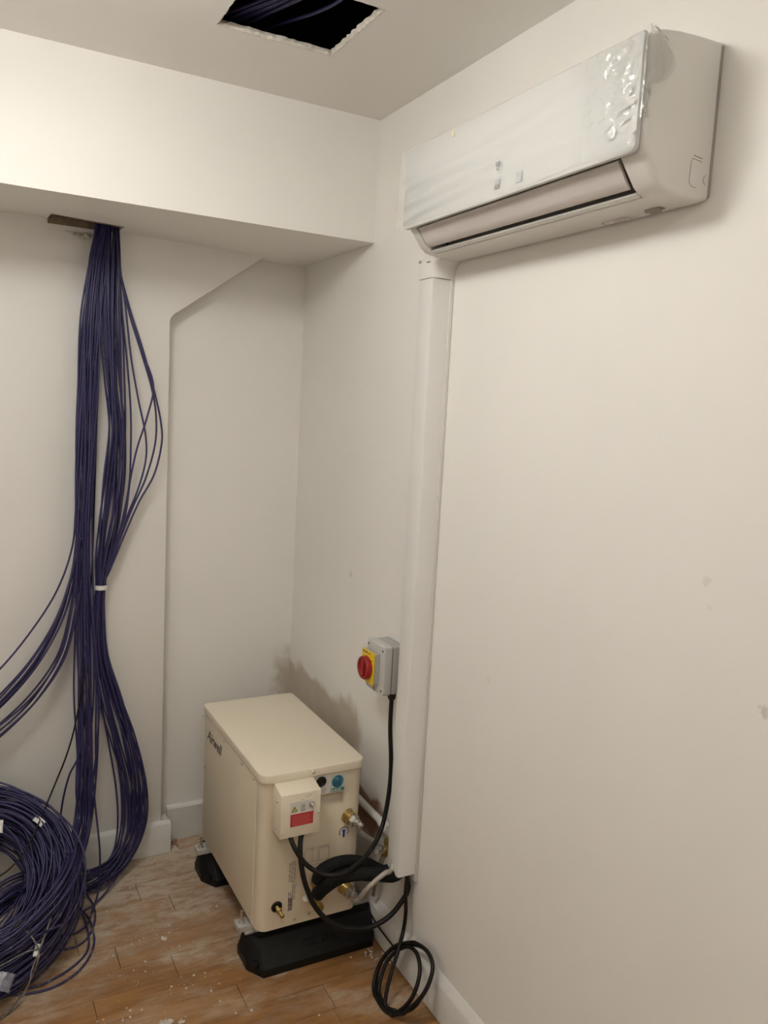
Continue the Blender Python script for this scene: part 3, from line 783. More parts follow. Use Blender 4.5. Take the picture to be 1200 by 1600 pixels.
# wiring diagram and rotated rating text
mb = MB()
def ln(x0, z0, x1, z1): mb.box(min(x0, x1) - .0004, max(x0, x1) + .0004, yl, yl + .001, min(z0, z1) - .0004, max(z0, z1) + .0004)
X0, X1, Z0, Z1 = -.276, -.200, .322, .358
ln(X0, Z0, X1, Z0); ln(X0, Z1, X1, Z1); ln(X0, Z0, X0, Z1); ln(X1, Z0, X1, Z1 + .006); ln(X0, Z1 + .008, X1, Z1 + .008)
for xx in (-.252, -.234, -.231): ln(xx, Z0, xx, Z1)
ln(X0 + .018, Z0 - .010, X1 - .010, Z0 - .010)
for (a, b_) in ((-.258, -.247), (-.230, -.203), (-.232, -.222)): ln(a, Z1 + .0035, b_, Z1 + .0045)
mb.build('wiring_diagram', M_PRINTG, un, smooth=False)
mb = MB()
for c_ in range(4):
    zz = .205 + .005 * c_
    while zz < .335:
        L = random.uniform(.004, .016)
        if not (c_ < 2 and .238 < zz < .262) : mb.box(-.3215 + c_*.0055, -.3185 + c_*.0055 , yl, yl + .001, zz, min(zz + L, .337))
        zz += L + random.uniform(.002, .005)
mb.build('rating_text', M_PRINTG, un, smooth=False)
mb = MB()
for k in range(16): mb.box(-.3215, -.3080, yl, yl + .001, .1885 + k*.0024, .1885 + k*.0024 + random.choice((.0008, .0014)))
mb.build('barcode', M_PRINT, un, smooth=False)
# lower connection plate
MB().box(-.295, -.118, BY0 - .0012, BY0 + .001, .172, .300).build('connection_plate', M_CREAM, un, bevel=.0006)
MB().box(-.2165, -.2155, BY0 - .0018, BY0, .172, .225).build('plate_seam', M_PRINTG, un, smooth=False)

# bleed port bottom left
q = at(433, 1418, y=BY0 - .004)
bpz = MB().lathe([(.0155, -.004), (.0165, .001), (.013, .004), (.010, .002), (.001, .001)], (q.x, BY0, q.z), (0, -1, 0), 20).build('rubber_grommet', M_BLK, un, angle=40)
MB().lathe([(.0065, 0), (.0065, .010), (.0085, .0105), (.0085, .017), (.005, .0175), (.005, .030), (.0065, .0305), (.0065, .036), (.002, .037)], (q.x, BY0 - .002, q.z), (0.15, -1, -.30), 8).build('bleed_valve', M_BRASS, un, angle=40)
# water fittings with hoses
def fitting(p, d, name, nutmat=M_STEEL):
    a = MB().lathe([(.0205, 0), (.0205, .010), (.019, .011), (.019, .024), (.016, .025)], p, d, 18).build(name, M_BRASS, un, angle=40)
    MB().lathe([(.0150, .024), (.0175, .025), (.0175, .037), (.014, .039), (.012, .040)], p, d, 6).build('union_nut', nutmat, a, smooth=False)
    MB().lathe([(.0105, .038), (.0115, .041), (.0115, .050), (.0085, .052), (.0085, .062)], p, d, 14).build('ferrule', M_STEEL, a, angle=40)
    return a
f1 = at(541, 1273, y=BY0); d1 = Vector((.42, -1, -.22)).normalized()
fitting(f1, d1, 'water_outlet'); e1 = f1 + d1 * .058
MB().tube([f1 + d1*.016 + Vector((0, 0, .016)), f1 + d1*.016 + Vector((0, -.002, .030))], [.0045, .003], 8).build('bleed_screw', M_STEEL, un)
f2 = at(535, 1383, y=BY0); d2 = Vector((.50, -1, -.36)).normalized()
fitting(f2, d2, 'water_inlet'); e2 = f2 + d2 * .058
# refrigerant valves
for (px, py, dd) in ((489, 1378, (.10, -1, .18)), (485, 1400, (.10, -1, -.12))):
    q = at(px, py, y=BY0)
    v_ = MB().lathe([(.012, 0), (.012, .012), (.0155, .013), (.0155, .024), (.011, .025), (.011, .044), (.0145, .045), (.0145, .058), (.010, .059)], q, dd, 6).build('service_valve', M_BRASS, un, smooth=False)
    dv = Vector(dd).normalized()
    MB().tube([q + dv*.030, q + dv*.030 + Vector((-.018, 0, .020)), q + dv*.030 + Vector((-.022, 0, .026))], [.007, .007, .0085], 8).build('valve_cap', M_STEEL, v_)
    MB().tube([q + dv*.018, q + dv*.018 + Vector((.012, -.004, .022))], [.0055, .0065], 8).build('charge_port', M_BRASS, v_)
MB().tube([at(478, 1402, y=BY0), at(477, 1404, y=BY0 - .02)], [.007, .008], 10).build('valve_cap', M_STEEL, un)

# rails under the cabinet with threaded studs
for yy in (2.080, 2.520):
    rl = MB(); rl.box(-.440, -.06, yy - .021, yy + .021, .1175, .121); rl.box(-.440, -.06, yy - .021, yy - .0185, .104, .119); rl.box(-.440, -.06, yy + .0185, yy + .021, .104, .119)
    rl.box(-.440, -.4375, yy - .021, yy + .021, .104, .119)
    rr_ = rl.build('mounting_rail', M_GALV, un, bevel=.0008)
    MB().lathe([(.010, .121), (.010, .1225), (.0075, .123), (.0075, .129), (.0042, .1295), (.0042, .158), (.0035, .159)], (-.424, yy, 0), (0, 0, 1), 12).build('stud', M_STEEL, rr_, angle=30)
    MB().box(-.395, -.115, yy - .017, yy + .017, .121, .1425).build('cabinet_foot', M_GREY, un, bevel=.001)

# rubber feet
def rubber_foot(yc, label):
    e = empty('rubber_foot', (-.213, yc, 0), label, 'support foot', 'rubber feet under the condenser')
    def ring(x0, x1, y0, y1, c, z): return [(x, y, z) for (x, y) in ((x0 + c, y0), (x1 - c, y0), (x1, y0 + c*1.6), (x1, y1 - c*1.6), (x1 - c, y1), (x0 + c, y1), (x0, y1 - c*1.6), (x0, y0 + c*1.6))]
    w2 = .096
    lay = [ring(-.421, -.005, yc - w2, yc + w2, .034, .0), ring(-.421, -.005, yc - w2, yc + w2, .034, .024), ring(-.419, -.007, yc - w2 + .003, yc + w2 - .003, .033, .027),
           ring(-.415, -.011, yc - .058, yc + .058, .026, .088), ring(-.411, -.015, yc - .053, yc + .053, .024, .094), ring(-.411, -.015, yc - .024, yc + .024, .004, .0945)]
    mb = MB(); vs = []; fs = []
    for L in lay: vs += L
    for i in range(len(lay) - 1):
        for j in range(8): fs.append((i*8+j, i*8+(j+1) % 8, (i+1)*8+(j+1) % 8, (i+1)*8+j))
    fs.append(tuple(range(7, -1, -1))); fs.append(tuple(len(lay)*8-8+j for j in range(8)))
    mb.add(vs, fs); o = mb.build('foot_block', M_RUB, e, bevel=.002, angle=30)
    MB().box(-.420, -.010, yc - .021, yc + .021, .0940, .1035).build('channel', M_GALV, e, bevel=.001)
    # raised lettering worn past reading, on the sloping face
    mb = MB(); sl = Vector((0, .035, .061)).normalized(); c0 = Vector((-.205, yc - .076, .060)); nr = Vector((0, -.061, .035)).normalized()
    x = -.055
    while x < .055:
        wd = random.uniform(.008, .013)
        for (a, b_, c_, d_) in ((0, .25, -.011, .011), (.75, 1, -.011, .011), (0, 1, -.011, -.006), (0, 1, .006, .011)):
            if random.random() < .72:
                P = [c0 + Vector((x + wd*u, 0, 0)) + sl*v + nr*h for h in (-.001, .0012) for (u, v) in ((a, c_), (b_, c_), (b_, d_), (a, d_))]
                mb.add(P, [(0,3,2,1),(4,5,6,7),(0,1,5,4),(1,2,6,5),(2,3,7,6),(3,0,4,7)])
        x += wd + .004
    mb.build('moulded_lettering', M_RUB, o, smooth=False)
    MB().lathe([(.012, 0), (.012, .012), (.008, .014)], (-.404, yc - .070, .026), (0, 0, 1), 8).build('moulded_boss', M_RUB, o)
    return e
rubber_foot(2.078, 'black rubber support foot under the front of the condenser')
rubber_foot(2.555, 'black rubber support foot under the rear of the condenser by the wall')

# ------------------------------------------------------------------ pipes and cables round the condenser
def one(name, mtl, pts, r, label, cat, group=None, n=12, sm=10):
    return tag(MB().tube(spline(pts, sm), r, n).build(name, mtl, angle=50), label, cat, group)
one('insulated_pipe', M_FOAM, [at(496, 1397, y=1.930), at(507, 1386, y=1.910), at(530, 1371, y=1.885), at(560, 1365, y=1.868), at(590, 1366, y=1.855), Vector((-.048, 1.845, .318)), Vector((-.036, 1.846, .40)), Vector((-.036, 1.846, .52))], .0195,
    'lower black insulated pipe curving from brass valve into trunking', 'pipe', 'insulated pipes', 16)
one('insulated_pipe', M_FOAM, [at(496, 1376, y=1.930), at(502, 1362, y=1.920), at(520, 1351, y=1.915), at(545, 1346, y=1.910), at(572, 1350, y=1.900), at(600, 1362, y=1.885), Vector((-.040, 1.866, .335)), Vector((-.030, 1.862, .42)), Vector((-.030, 1.862, .52))], .0185,
    'upper black insulated pipe arching from brass valve into trunking', 'pipe', 'insulated pipes', 16)
hz = Vector((-.018, 1.925, .32))
one('braided_hose', M_HOSE, [f1 + d1*.040, e1, at(560, 1297, y=1.955), at(575, 1309, y=1.955), at(592, 1318, y=1.955), at(606, 1322, y=1.95), Vector((-.028, 1.93, .335))], .0072,
    'braided steel hose running from upper brass fitting behind trunking', 'hose', 'braided hoses')
one('braided_hose', M_HOSE, [f2 + d2*.040, e2, at(553, 1407, y=1.885), at(561, 1405, y=1.860), at(571, 1392, y=1.835), at(588, 1375, y=1.822), at(602, 1364, y=1.826), at(612, 1357, y=1.848), Vector((-.045, 1.862, .40))], .0072,
    'short braided steel hose bending up from lower fitting to trunking', 'hose', 'braided hoses')
# white water pipe along the wall with elbow and stop valve
wp = empty('water_pipe', (-.03, 2.08, .36), 'white plastic water pipe on wall behind the trunking with brass stop valve', 'pipe')
pz = .395
MB().tube([(-.030, 2.50, pz + .004), (-.030, 1.975, pz + .002)], .0115, 14).build('pipe_run', M_WHITE2, wp)
MB().tube(spline([(-.030, 1.985, pz + .002), (-.030, 1.960, pz), (-.030, 1.935, pz - .002), (-.030, 1.90, pz - .002)], 6), .0150, 14).build('pipe_socket', M_WHITE, wp)
MB().lathe([(.0085, 0), (.0085, .020), (.013, .021), (.013, .034), (.010, .035), (.010, .048), (.014, .049), (.014, .062)], (-.025, 1.965, .30), (0, -.35, 1), 8).build('stop_valve', M_BRASS, wp, smooth=False)
MB().tube([(-.025, 1.955, .325), (-.050, 1.950, .322), (-.062, 1.946, .330)], [.006, .006, .008], 8).build('valve_lever', M_STEEL, wp)
MB().box(-.016, -.001, 1.935, 1.950, .408, .424).build('pipe_clip', M_WHITE2, wp, bevel=.002)
MB().tube([(-.022, 2.02, .14), (-.024, 1.99, .25), (-.025, 1.967, .305)], .008, 10).build('supply_pipe', M_STEEL, wp)

one('power_cable', M_BLK, [Vector((-.030, 1.966, .795)), Vector((-.030, 1.964, .70)), at(611, 1200, y=1.950), at(606, 1250, y=1.935), at(596, 1295, y=1.915), at(580, 1327, y=1.885), at(558, 1350, y=1.865), at(533, 1366, y=1.853), at(505, 1366, y=1.870), at(480, 1352, y=1.890), at(462, 1328, y=1.905), at(452, 1304, y=1.935), at(450, 1296, y=1.945), Vector((at(450, 1296, y=1.945).x, 1.945, .455))], .0066,
    'black power cable from isolator switch looping down into control box', 'cable')
one('power_cable', M_BLK, [Vector((-.2955, 1.945, .455)), at(471, 1305, y=1.935), at(469, 1330, y=1.915), at(473, 1365, y=1.895), at(482, 1395, y=1.885), at(497, 1423, y=1.875), at(520, 1443, y=1.865), at(548, 1451, y=1.855), at(580, 1448, y=1.845), at(608, 1432, y=1.838), at(628, 1408, y=1.835), at(638, 1386, y=1.838), Vector((-.026, 1.842, .34)), Vector((-.026, 1.842, .42))], .0072,
    'thicker black power cable drooping from control box across front foot', 'cable')
# coil of spare black cable leaning on the skirting
P0 = np.array((-.112, 0, .0075)); P1 = np.array((-.036, 0, .128)); tv = P1 - P0; nrm = np.array((tv[2], 0, -tv[0])); nrm = nrm / np.linalg.norm(nrm)
def lp(px, py, d=0): return atpl(px, py, P0 - nrm * d, nrm)
loops = [[(640, 1473), (615, 1480), (594, 1505), (584, 1540), (590, 1568), (608, 1584), (632, 1582), (655, 1562), (671, 1535), (676, 1508), (668, 1487), (652, 1475)],
         [(632, 1476), (611, 1484), (593, 1508), (587, 1545), (594, 1572), (613, 1586), (640, 1578), (660, 1556), (674, 1525), (675, 1502), (664, 1483), (648, 1476)],
         [(636, 1479), (616, 1489), (601, 1510), (592, 1545), (597, 1566), (608, 1578), (628, 1577), (643, 1560), (653, 1535), (656, 1510), (650, 1488)]]
coil_pts = [Vector((-.020, 1.832, .42)), Vector((-.020, 1.832, .34)), at(634, 1390, x=-.030), at(634, 1425, x=-.032), lp(630, 1455, .012), lp(623, 1482, .022), lp(613, 1515, .024), lp(604, 1550, .022), lp(603, 1572, .016), lp(618, 1580, .010)]
for k, L in enumerate(loops[::-1]):
    off = (.008, .0, .012)[k]
    i0 = 6
    seq = L[i0:] + L[:i0]
    seq = seq[::-1] if False else seq
    # travel the loop the same way each time
    coil_pts += [lp(px, py, off + .001 * j / len(seq)) for j, (px, py) in enumerate(L[5:0:-1] + L[:0] + [L[0]] + L[:5:-1])]
coil_pts += [lp(630, 1583, .010), lp(612, 1586, .012)]
cp2 = [Vector((max(-.30, q.x), q.y, max(q.z, .0075))) for q in coil_pts]
for q in cp2:
    if q.z < .115 and q.x > -.028: q.x = -.028
    if q.x > -.009: q.x = -.009
tag(MB().tube(spline(cp2, 8), .0056, 10).build('spare_cable_coil', M_BLK, angle=60), 'coil of spare black cable leaning on white skirting below trunking', 'cable')
one('thin_wire', M_BLK, [at(560, 1400, x=-.032), at(575, 1421, x=-.028), at(590, 1446, x=-.027), at(604, 1465, x=-.028), at(614, 1478, x=-.030), at(622, 1490, x=-.030)], .0024,
    'thin black wire running along skirting from front foot to cable coil', 'wire', None, 8)

# ------------------------------------------------------------------ purple data cables
CR = .0032
# big coil leaning on the wall: centre, in-plane axes, normal
KC = np.array((-1.135, 2.425, .197)); KV = np.array((0, -.82, -.573)); KU = np.array((1.0, 0, 0)); KN = np.array((0, -.573, .82))
def kp(px, py, d): return atpl(px, py, KC + KN * d, KN)
def C_(px, py, Y, sx=.02, sy=.02): return (at(px, py, y=Y), sx, sy)
def K_(px, py, d, sx=.02, sy=.02): return (kp(px, py, d), sx, sy)
def F_(px, py, z, sx=.02, sy=.006): return (at(px, py, z=z), sx, sy)
def clampw(q):
    lim = YN - CR - .0015
    if q.z < .118: lim = YN - .02 - CR - .001
    if q.y > lim: q.y = lim
    if q.z < CR + .001: q.z = CR + .001
    return q
def slot_top(px, Y=2.730): return [Vector((at(px, 350, y=Y).x, 2.728, 2.26)), at(px, 350, y=2.726)]
def strand_cable(ctrl, u, v, ph, jit=.22, r=CR, name='data_cable', mtl=None, n=6, sm=8):
    pts = []; m = len(ctrl)
    for i, (p, sx, sy) in enumerate(ctrl):
        t = ctrl[min(i+1, m-1)][0] - ctrl[max(i-1, 0)][0]; t = t.normalized()
        A = t.cross(Vector((0, 1, 0)))
        A = A.normalized() if A.length > .05 else Vector((1, 0, 0))
        B = A.cross(t)
        du = u + jit * math.sin(ph[0] + i * 1.1) ; dv = v + jit * math.sin(ph[1] + i * 1.3)
        pts.append(p + A * du * sx + B * dv * sy)
    pp = [clampw(q) for q in spline(pts, sm)]
    return MB().tube(pp, r, n).build(name, mtl or M_PURP, angle=75)
def disc_samples(n, dmin):
    out = []; tries = 0
    while len(out) < n:
        u, v = random.uniform(-1, 1), random.uniform(-1, 1); tries += 1
        if u*u + v*v > 1: continue
        if all((u-a)**2 + (v-b_)**2 > dmin*dmin for a, b_ in out) or tries > 4000: out.append((u, v))
    return out
rph = lambda: (random.uniform(0, 6.28), random.uniform(0, 6.28))
# T.cross(Y) for a strand going down: (0,0,-1)x(0,1,0) = (1,0,0): +u is towards the right
SL0 = [(Vector((-.738, 2.722, 2.27)), .022, .016), C_(160, 352, 2.722, .022, .016)]
SR0 = [(Vector((-.703, 2.722, 2.27)), .018, .016), C_(175, 352, 2.722, .019, .016)]
LTOP = SL0 + [C_(152, 410, 2.700, .027, .02), C_(142, 500, 2.690, .030, .022), C_(138, 600, 2.690, .030, .022), C_(134, 700, 2.690, .028, .022), C_(131, 790, 2.690, .024, .022)]
LDOWN = [C_(131, 880, 2.690, .026, .022), C_(133, 980, 2.690, .034, .022), C_(136, 1080, 2.680, .040, .024), C_(136, 1160, 2.665, .034, .024), C_(134, 1230, 2.640, .030, .022), C_(127, 1300, 2.590, .030, .022), K_(106, 1372, .125, .036, .02), K_(68, 1432, .120, .044, .02), K_(8, 1480, .112, .05, .02), K_(-60, 1500, .09, .06, .02), K_(-140, 1480, .08, .05, .02)]
# hanging straight into the coil
G1 = 'purple cables hanging straight from the slot'
for (u, v) in disc_samples(21, .30):
    tag(strand_cable(LTOP + LDOWN, u, v, rph()), 'purple data cable in the strand hanging straight down into the coil', 'cable', G1)
# sweeping off to the left
G2 = 'purple cables sweeping left'
S0 = LTOP[:-1] + [C_(120, 800, 2.69, .004, .004), C_(113, 858, 2.69, .002, .002), C_(90, 922, 2.68, .002, .002), C_(50, 985, 2.67, .002, .002), C_(0, 1046, 2.65, .002, .002), C_(-70, 1115, 2.63, .002, .002), C_(-150, 1240, 2.58, .002, .002), K_(-200, 1380, .06, .01, .01)]
tag(strand_cable(S0, -.8, -.6, rph()), 'single purple cable sweeping left highest across the wall', 'cable', G2)
S1 = LTOP + [C_(121, 862, 2.69, .012, .018), C_(111, 915, 2.685, .013, .016), C_(90, 975, 2.68, .014, .012), C_(52, 1038, 2.67, .014, .012), C_(0, 1096, 2.66, .015, .012), C_(-60, 1150, 2.64, .016, .012), C_(-140, 1260, 2.58, .02, .012), K_(-190, 1390, .07, .02, .012)]
for (u, v) in disc_samples(7, .5):
    tag(strand_cable(S1, u, v, rph(), .3), 'purple cable in the thick band sweeping left across the wall', 'cable', G2)
S2 = LTOP + [C_(124, 880, 2.69, .012, .018), C_(114, 950, 2.685, .012, .014), C_(96, 1025, 2.675, .014, .012), C_(55, 1090, 2.67, .018, .012), C_(0, 1142, 2.66, .020, .012), C_(-60, 1185, 2.64, .022, .012), C_(-130, 1280, 2.58, .02, .012), K_(-180, 1400, .07, .02, .012)]
for (u, v) in disc_samples(5, .6):
    tag(strand_cable(S2, u, v, rph(), .3), 'purple cable in the lowest band sweeping left across the wall', 'cable', G2)
# right strand: tied once with white tape, then swinging out in a long loop
RTOP = SR0 + [C_(174, 410, 2.700, .024, .02), C_(174, 500, 2.690, .030, .022), C_(178, 590, 2.690, .030, .022), C_(183, 670, 2.690, .030, .022), C_(178, 750, 2.690, .034, .022), C_(170, 820, 2.690, .030, .022)]
RDOWN = [C_(161, 875, 2.695, .020, .018), C_(157, 917, 2.698, .0125, .0125), C_(154, 965, 2.698, .018, .014), C_(158, 1030, 2.698, .026, .016), C_(173, 1095, 2.698, .036, .018), C_(192, 1160, 2.695, .042, .02), C_(206, 1225, 2.690, .044, .02), C_(206, 1285, 2.680, .044, .02), C_(190, 1335, 2.650, .040, .022), C_(160, 1366, 2.605, .040, .022), C_(120, 1380, 2.560, .040, .022), C_(70, 1380, 2.52, .04, .03), K_(10, 1400, .03, .04, .02), K_(-60, 1470, .0, .04, .02)]
G3 = 'purple cables tied with white tape'
for (u, v) in disc_samples(22, .29):
    tag(strand_cable(RTOP + RDOWN, u, v, rph()), 'purple data cable in the tape-tied strand looping right above the floor', 'cable', G3)
# cables bowing out to the right of the strand
BT = [(Vector((-.688, 2.722, 2.27)), 0, 0), C_(183, 352, 2.722, 0, 0)]
def bow(pts): return BT + [C_(a, b_, 2.69, .003, .003) for a, b_ in pts] + [(p, sx, sy) for p, sx, sy in RDOWN[1:]]
B1 = [(187, 420), (203, 485), (222, 545), (240, 610), (251, 660), (252, 695), (240, 742), (216, 785), (192, 840), (170, 893)]
B2 = [(186, 420), (201, 490), (219, 548), (236, 605), (243, 650), (241, 695), (226, 748), (205, 795), (184, 850), (168, 895)]
B3 = [(186, 415), (195, 480), (204, 560), (215, 625), (226, 680), (226, 720), (214, 765), (192, 820), (176, 870), (165, 898)]
B4 = [(185, 415), (200, 482), (222, 550), (239, 602), (230, 650), (214, 700), (203, 750), (196, 800), (182, 850), (166, 898)]
B5 = [(184, 415), (190, 490), (198, 570), (203, 640), (203, 700), (200, 760), (188, 820), (174, 870), (163, 900)]
for k, (b_, lb) in enumerate(((B1, 'purple cable bowing furthest out to the right beside the wall corner'), (B2, 'second purple cable bowing right, just inside the outermost one'),
                 (B3, 'purple cable bowing gently right and crossing the wider bow'), (B4, 'purple cable that bends sharply back at the widest point of the bow'), (B5, 'purple cable bowing least, closest to the tape-tied strand'))):
    tag(strand_cable(bow(b_), random.uniform(.3, .9), random.uniform(-.6, .6), rph(), .15), lb, 'cable', 'purple cables bowing right')
# singles near the floor
def F2(px, py, z=.0042): return at(px, py, z=z)
def single(pts, label, r=CR, mtl=None, name='data_cable', n=6, sub=8, cat='cable'):
    return tag(MB().tube([clampw(q) for q in spline(pts, sub)], r, n).build(name, mtl or M_PURP, angle=75), label, cat)
single([at(131, 1080, y=2.655), at(126, 1170, y=2.645), at(108, 1212, y=2.65), at(97, 1258, y=2.66), at(93, 1305, y=2.665), at(98, 1345, y=2.66), at(112, 1375, y=2.63)], 'purple cable hanging in a narrow loop left of the straight strand')
single([at(141, 1110, y=2.64), at(143, 1190, y=2.625), at(149, 1260, y=2.60), at(156, 1330, y=2.56), F2(154, 1388, .02), F2(146, 1418), F2(136, 1444), F2(118, 1458), F2(95, 1462), F2(60, 1462)], 'purple cable dropping past the strand to touch the floor beside coil')
single([F2(118, 1415), F2(137, 1432), F2(147, 1462), F2(143, 1488), F2(122, 1518), F2(82, 1543), F2(35, 1553), F2(-30, 1554), F2(-90, 1545)], 'stray purple cable curving widest on the floor round the coil')
single([F2(116, 1402, .008), F2(130, 1430, .006), F2(138, 1460), F2(136, 1486), F2(112, 1512), F2(66, 1538), F2(20, 1547), F2(-30, 1547), F2(-90, 1538)], 'stray purple cable lying on the floor just inside the widest one')
single([at(196, 1352, y=2.64), F2(168, 1391, .012), F2(148, 1412, .008), F2(122, 1432, .012), K_(88, 1448, .125)[0], K_(66, 1458, .12)[0], K_(40, 1470, .11)[0]], 'purple cable crossing diagonally from the right loop over the coil')
single([at(128, 1345, y=2.56), F2(136, 1396, .012), F2(147, 1418), F2(148, 1440), F2(136, 1466), F2(116, 1480), F2(90, 1484), F2(60, 1480)], 'short purple cable kinked on the floor at the coil edge')
# thin black cable among the purple ones
single([Vector((-.728, 2.735, 2.27)), at(160, 360, y=2.735), at(156, 480, y=2.735), at(153, 600, y=2.735), at(150, 700, y=2.735), at(147, 790, y=2.735), at(144, 880, y=2.73), at(138, 980, y=2.70), at(130, 1060, y=2.655), at(118, 1130, y=2.645), at(104, 1180, y=2.64), at(84, 1230, y=2.635), K_(64, 1278, .085)[0], K_(52, 1305, .088)[0], K_(30, 1342, .085)[0], K_(-5, 1372, .07)[0], K_(-60, 1395, .07)[0]],
       'thin black cable hanging between the purple strands and over the coil', .0027, M_BLK, 'thin_cable')

# the coil of purple cable: every loop a part
kc = empty('cable_coil', (KC[0], KC[1] - .05, 0), 'large coil of purple data cable leaning against wall at left', 'cable coil')
NL = 150; nl = 0
KUv, KVv, KNv, KCv = Vector(KU), Vector(KV), Vector(KN), Vector(KC)
cells = []
while nl < NL:
    rr = random.uniform(.158, .312); hh = random.uniform(-.072, .072)
    # rounded cross-section
    if ((rr - .235) / .080) ** 2 + (hh / .075) ** 2 > 1: continue
    if any((rr-a)**2 + (hh-b_)**2 < (.0068 if len(cells) < 140 else .004)**2 for a, b_ in cells) and random.random() < .97: continue
    cells.append((rr, hh)); nl += 1
    e1_, e2_ = random.uniform(-.010, .010), random.uniform(-.010, .010); p1, p2, p3 = rph() + (random.uniform(0, 6.28),)
    pts = []
    for k in range(84):
        a = 2 * math.pi * k / 84
        R_ = rr + .010 * math.sin(2*a + p1) + .006 * math.sin(3*a + p2)
        H_ = hh + .012 * math.sin(a + p3) + .007 * math.sin(2*a + p2)
        q = KCv + KUv * (R_ * math.cos(a) + e1_) + KVv * (R_ * math.sin(a) + e2_) + KNv * H_
        if q.z < .006 + (.0 if hh < 0 else .002): q.z = .0055 + .010 * abs(math.sin(p1 + k)) * .3
        lim = YN - .005 if q.z > .118 else YN - .026
        if q.y > lim: q.y = lim - .002 * (1 + math.sin(p2))
        pts.append(q)
    MB().tube(pts, CR, 6, closed=True).build('cable_loop', M_PURP, kc, angle=75)
def band(px, py, d, wdt, hgt, rot, name, mtl, curl=.012):
    c0 = kp(px, py, d); mb = MB(); vs = []; fs = []; nu, nv = 10, 4
    ax = (KUv * math.cos(rot) + KVv * math.sin(rot)); ay = (KVv * math.cos(rot) - KUv * math.sin(rot))
    for i in range(nu + 1):
        for j in range(nv + 1):
            u, v = i / nu - .5, j / nv - .5
            vs.append(c0 + ax * u * wdt + ay * v * hgt - KNv * curl * (2*u)**2 + KNv * .0012 * math.sin(i*2.1 + j))
    k0 = len(vs)
    vs += [q - KNv * .0012 for q in vs]
    for i in range(nu):
        for j in range(nv):
            k = i*(nv+1)+j
            fs += [(k, k+nv+1, k+nv+2, k+1), (k0+k, k0+k+1, k0+k+nv+2, k0+k+nv+1)]
    for i in range(nu): 
        for j in (0, nv):
            k = i*(nv+1)+j; fs.append((k, k+nv+1, k0+k+nv+1, k0+k))
    for j in range(nv):
        for i in (0, nu):
            k = i*(nv+1)+j; fs.append((k, k+1, k0+k+1, k0+k))
    mb.add(vs, fs); return mb.build(name, mtl, kc, angle=60)
band(61, 1282, .090, .034, .020, .9, 'paper_tag', M_TAPE, .004)
band(-4, 1291, .092, .030, .040, .1, 'white_tape', M_TAPE, .004)
band(58, 1484, .118, .032, .014, 1.9, 'paper_tag', M_TAPE, .003)
M_BAG = mat('clear_bag', (.20, .19, .23), .25, var=.25, scale=60, bmp=.6, bscale=80)
band(2, 1533, .095, .055, .045, .4, 'plastic_scrap', M_BAG, .006)
def str_(pts, r, name='tie_string', mtl=None): MB().tube(spline(pts, 8), r, 6).build(name, mtl or M_TAPE, kc, angle=75)
M_STRING = mat('dusty_string', (.20, .18, .16), .7, var=.5, scale=70)
str_([K_(88, 1402, .115)[0], K_(80, 1432, .122)[0], K_(70, 1462, .122)[0], K_(62, 1484, .124)[0], K_(58, 1505, .118)[0], F2(48, 1530, .06), F2(36, 1556, .02), F2(18, 1578, .006), F2(-8, 1594, .005)], .0026, 'tie_string', M_STRING)
str_([K_(62, 1484, .124)[0], K_(48, 1462, .124)[0], K_(34, 1452, .124)[0], K_(14, 1466, .12)[0], K_(-8, 1480, .12)[0]], .0022, 'tie_string', M_STRING)
str_([K_(62, 1482, .124)[0], K_(40, 1488, .122)[0], K_(14, 1502, .118)[0], K_(-4, 1512, .115)[0]], .0018, 'tie_string', M_STRING)
str_([K_(60, 1490, .122)[0], K_(50, 1515, .115)[0], K_(44, 1540, .10)[0], F2(20, 1572, .02), F2(-6, 1600, .006)], .0018, 'tie_string', M_STRING)
# white tape round the right strand
q0 = at(158, 917, y=2.698)
tp = MB(); 
vs = []; fs = []
for k in range(25):
    a = 2*math.pi*k/24
    for dz in (-.0075, .0075): vs.append((q0.x + .0195*math.cos(a), min(q0.y + .0195*math.sin(a), YN - .002), q0.z + dz))
for k in range(24): fs.append((2*k, 2*k+2, 2*k+3, 2*k+1))
tag(tp.add(vs, fs).build('cable_tape', M_TAPE), 'band of white tape round the right-hand purple cable strand', 'tape')

# cables crossing the ceiling void above the hatch
for k in range(11):
    z = 2.515 + .007 * (k % 3) + random.uniform(0, .006); o = k * 5.5 - 26; w1, w2 = random.uniform(-5, 5), random.uniform(-5, 5)
    P = [at(300 + o*.3, 75 + o*.45, z=z + .01), at(345 + o*.35 + w1, 42 + o*.5, z=z), at(395 + o*.5 + w2, 18 + o*.35, z=z), at(450 + o*.8, -6 + o*.1, z=z + .006), at(540 + o, -50, z=z + .02), at(640 + o, -110, z=z + .03)]
    tag(MB().tube(spline(P, 8), CR*1.1, 6).build('data_cable', M_PURP, angle=75), 'purple cable in the bunch crossing the open ceiling hatch', 'cable', 'purple cables in the ceiling hatch')
single([at(380, 62, z=2.545), at(430, 40, z=2.535), at(462, 30, z=2.528), at(500, 17, z=2.526), at(535, -2, z=2.53), at(590, -50, z=2.54)], 'lone purple cable hanging apart across the dark ceiling hatch', CR*1.2)

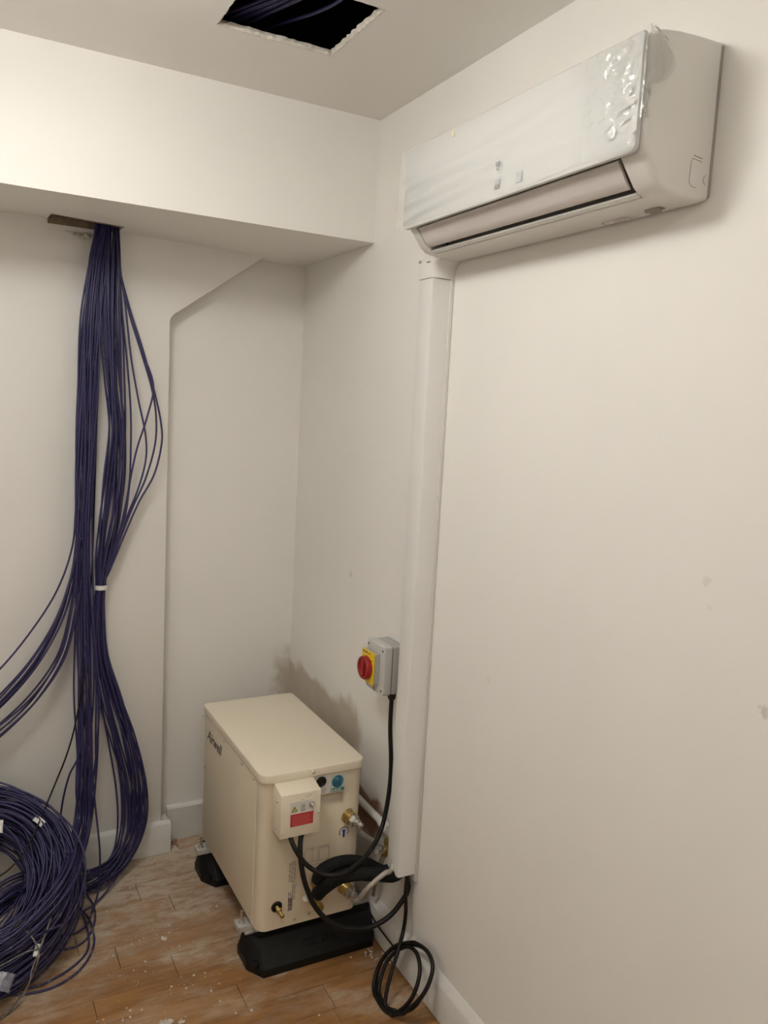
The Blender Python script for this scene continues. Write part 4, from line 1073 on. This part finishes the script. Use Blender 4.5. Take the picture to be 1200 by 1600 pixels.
# ------------------------------------------------------------------ plaster crumbs on the floor
mb = MB()
def crumb(x, y, s_):
    n = 5; vs = [(x + s_*random.uniform(.6, 1.2)*math.cos(6.283*k/n), y + s_*random.uniform(.6, 1.2)*math.sin(6.283*k/n), .0002) for k in range(n)]
    vs += [(x + s_*random.uniform(.3, .7)*math.cos(6.283*k/n + .4), y + s_*random.uniform(.3, .7)*math.sin(6.283*k/n + .4), s_*random.uniform(.4, .9)) for k in range(n)]
    mb.add(vs, [tuple(range(n-1, -1, -1)), tuple(range(n, 2*n))] + [(k, (k+1) % n, n+(k+1) % n, n+k) for k in range(n)])
for k in range(260):
    t = random.random()
    if t < .30: x, y = random.choice(((-.74, 2.13), (-.66, 2.30), (-.60, 2.05), (-.80, 1.98), (-.52, 2.36))); x += random.gauss(0, .05); y += random.gauss(0, .025)
    elif t < .55: x, y = random.uniform(-.80, -.40), random.uniform(1.85, 2.72)
    elif t < .70: x, y = random.gauss(-.045, .012), random.uniform(1.5, 2.05)
    elif t < .85: x, y = random.uniform(-.68, -.44), random.gauss(2.70, .03)
    else: x, y = random.uniform(-1.1, -.1), random.uniform(1.5, 2.6)
    if x > -.026 or y > 2.725: continue
    if -.43 < x < 0 and (1.975 < y < 2.18 or 2.45 < y < 2.66): continue
    if x < -.80 and y > 2.1: continue
    crumb(x, y, random.choice((.0009, .0012, .0016, .002, .003, .0042)))
for k in range(26): crumb(random.uniform(-.465, -.44), random.uniform(2.735, 2.80), random.uniform(.003, .008))
for k in range(16): crumb(random.gauss(-.055, .014), random.gauss(1.965, .02) if k % 2 else random.uniform(1.90, 1.97), random.uniform(.002, .006))
tag(mb.build('plaster_crumbs', M_PLASTER, smooth=False), 'white plaster crumbs scattered over the dusty wooden floor', 'debris', kind='stuff')
for (px, py, s_, lb) in ((262, 1598, .014, 'largest white plaster lump on the floor at bottom of the picture'), (284, 1597, .008, 'white plaster lump beside the largest one'), (258, 1467, .010, 'long white plaster chip on the open floor right of cable coil'), (572, 1467, .008, 'white plaster chip beside the front rubber foot and skirting')):
    mb = MB(); q = at(px, py, z=0)
    for k in range(7): crumb(q.x + random.gauss(0, s_*.7), q.y + random.gauss(0, s_*.4), s_*random.uniform(.3, .6))
    tag(mb.build('plaster_lump', M_PLASTER, smooth=False), lb, 'debris')
mb = MB()
for k in range(5): crumb(-.448 + random.uniform(-.006, .010), 2.760 + k*.010, random.uniform(.008, .013))
tag(mb.build('brick_rubble', mat('broken_brick', (.34, .17, .11), .9, var=.3, scale=60), smooth=False), 'reddish broken brick rubble in the gap beside skirting corner', 'debris', kind='stuff')
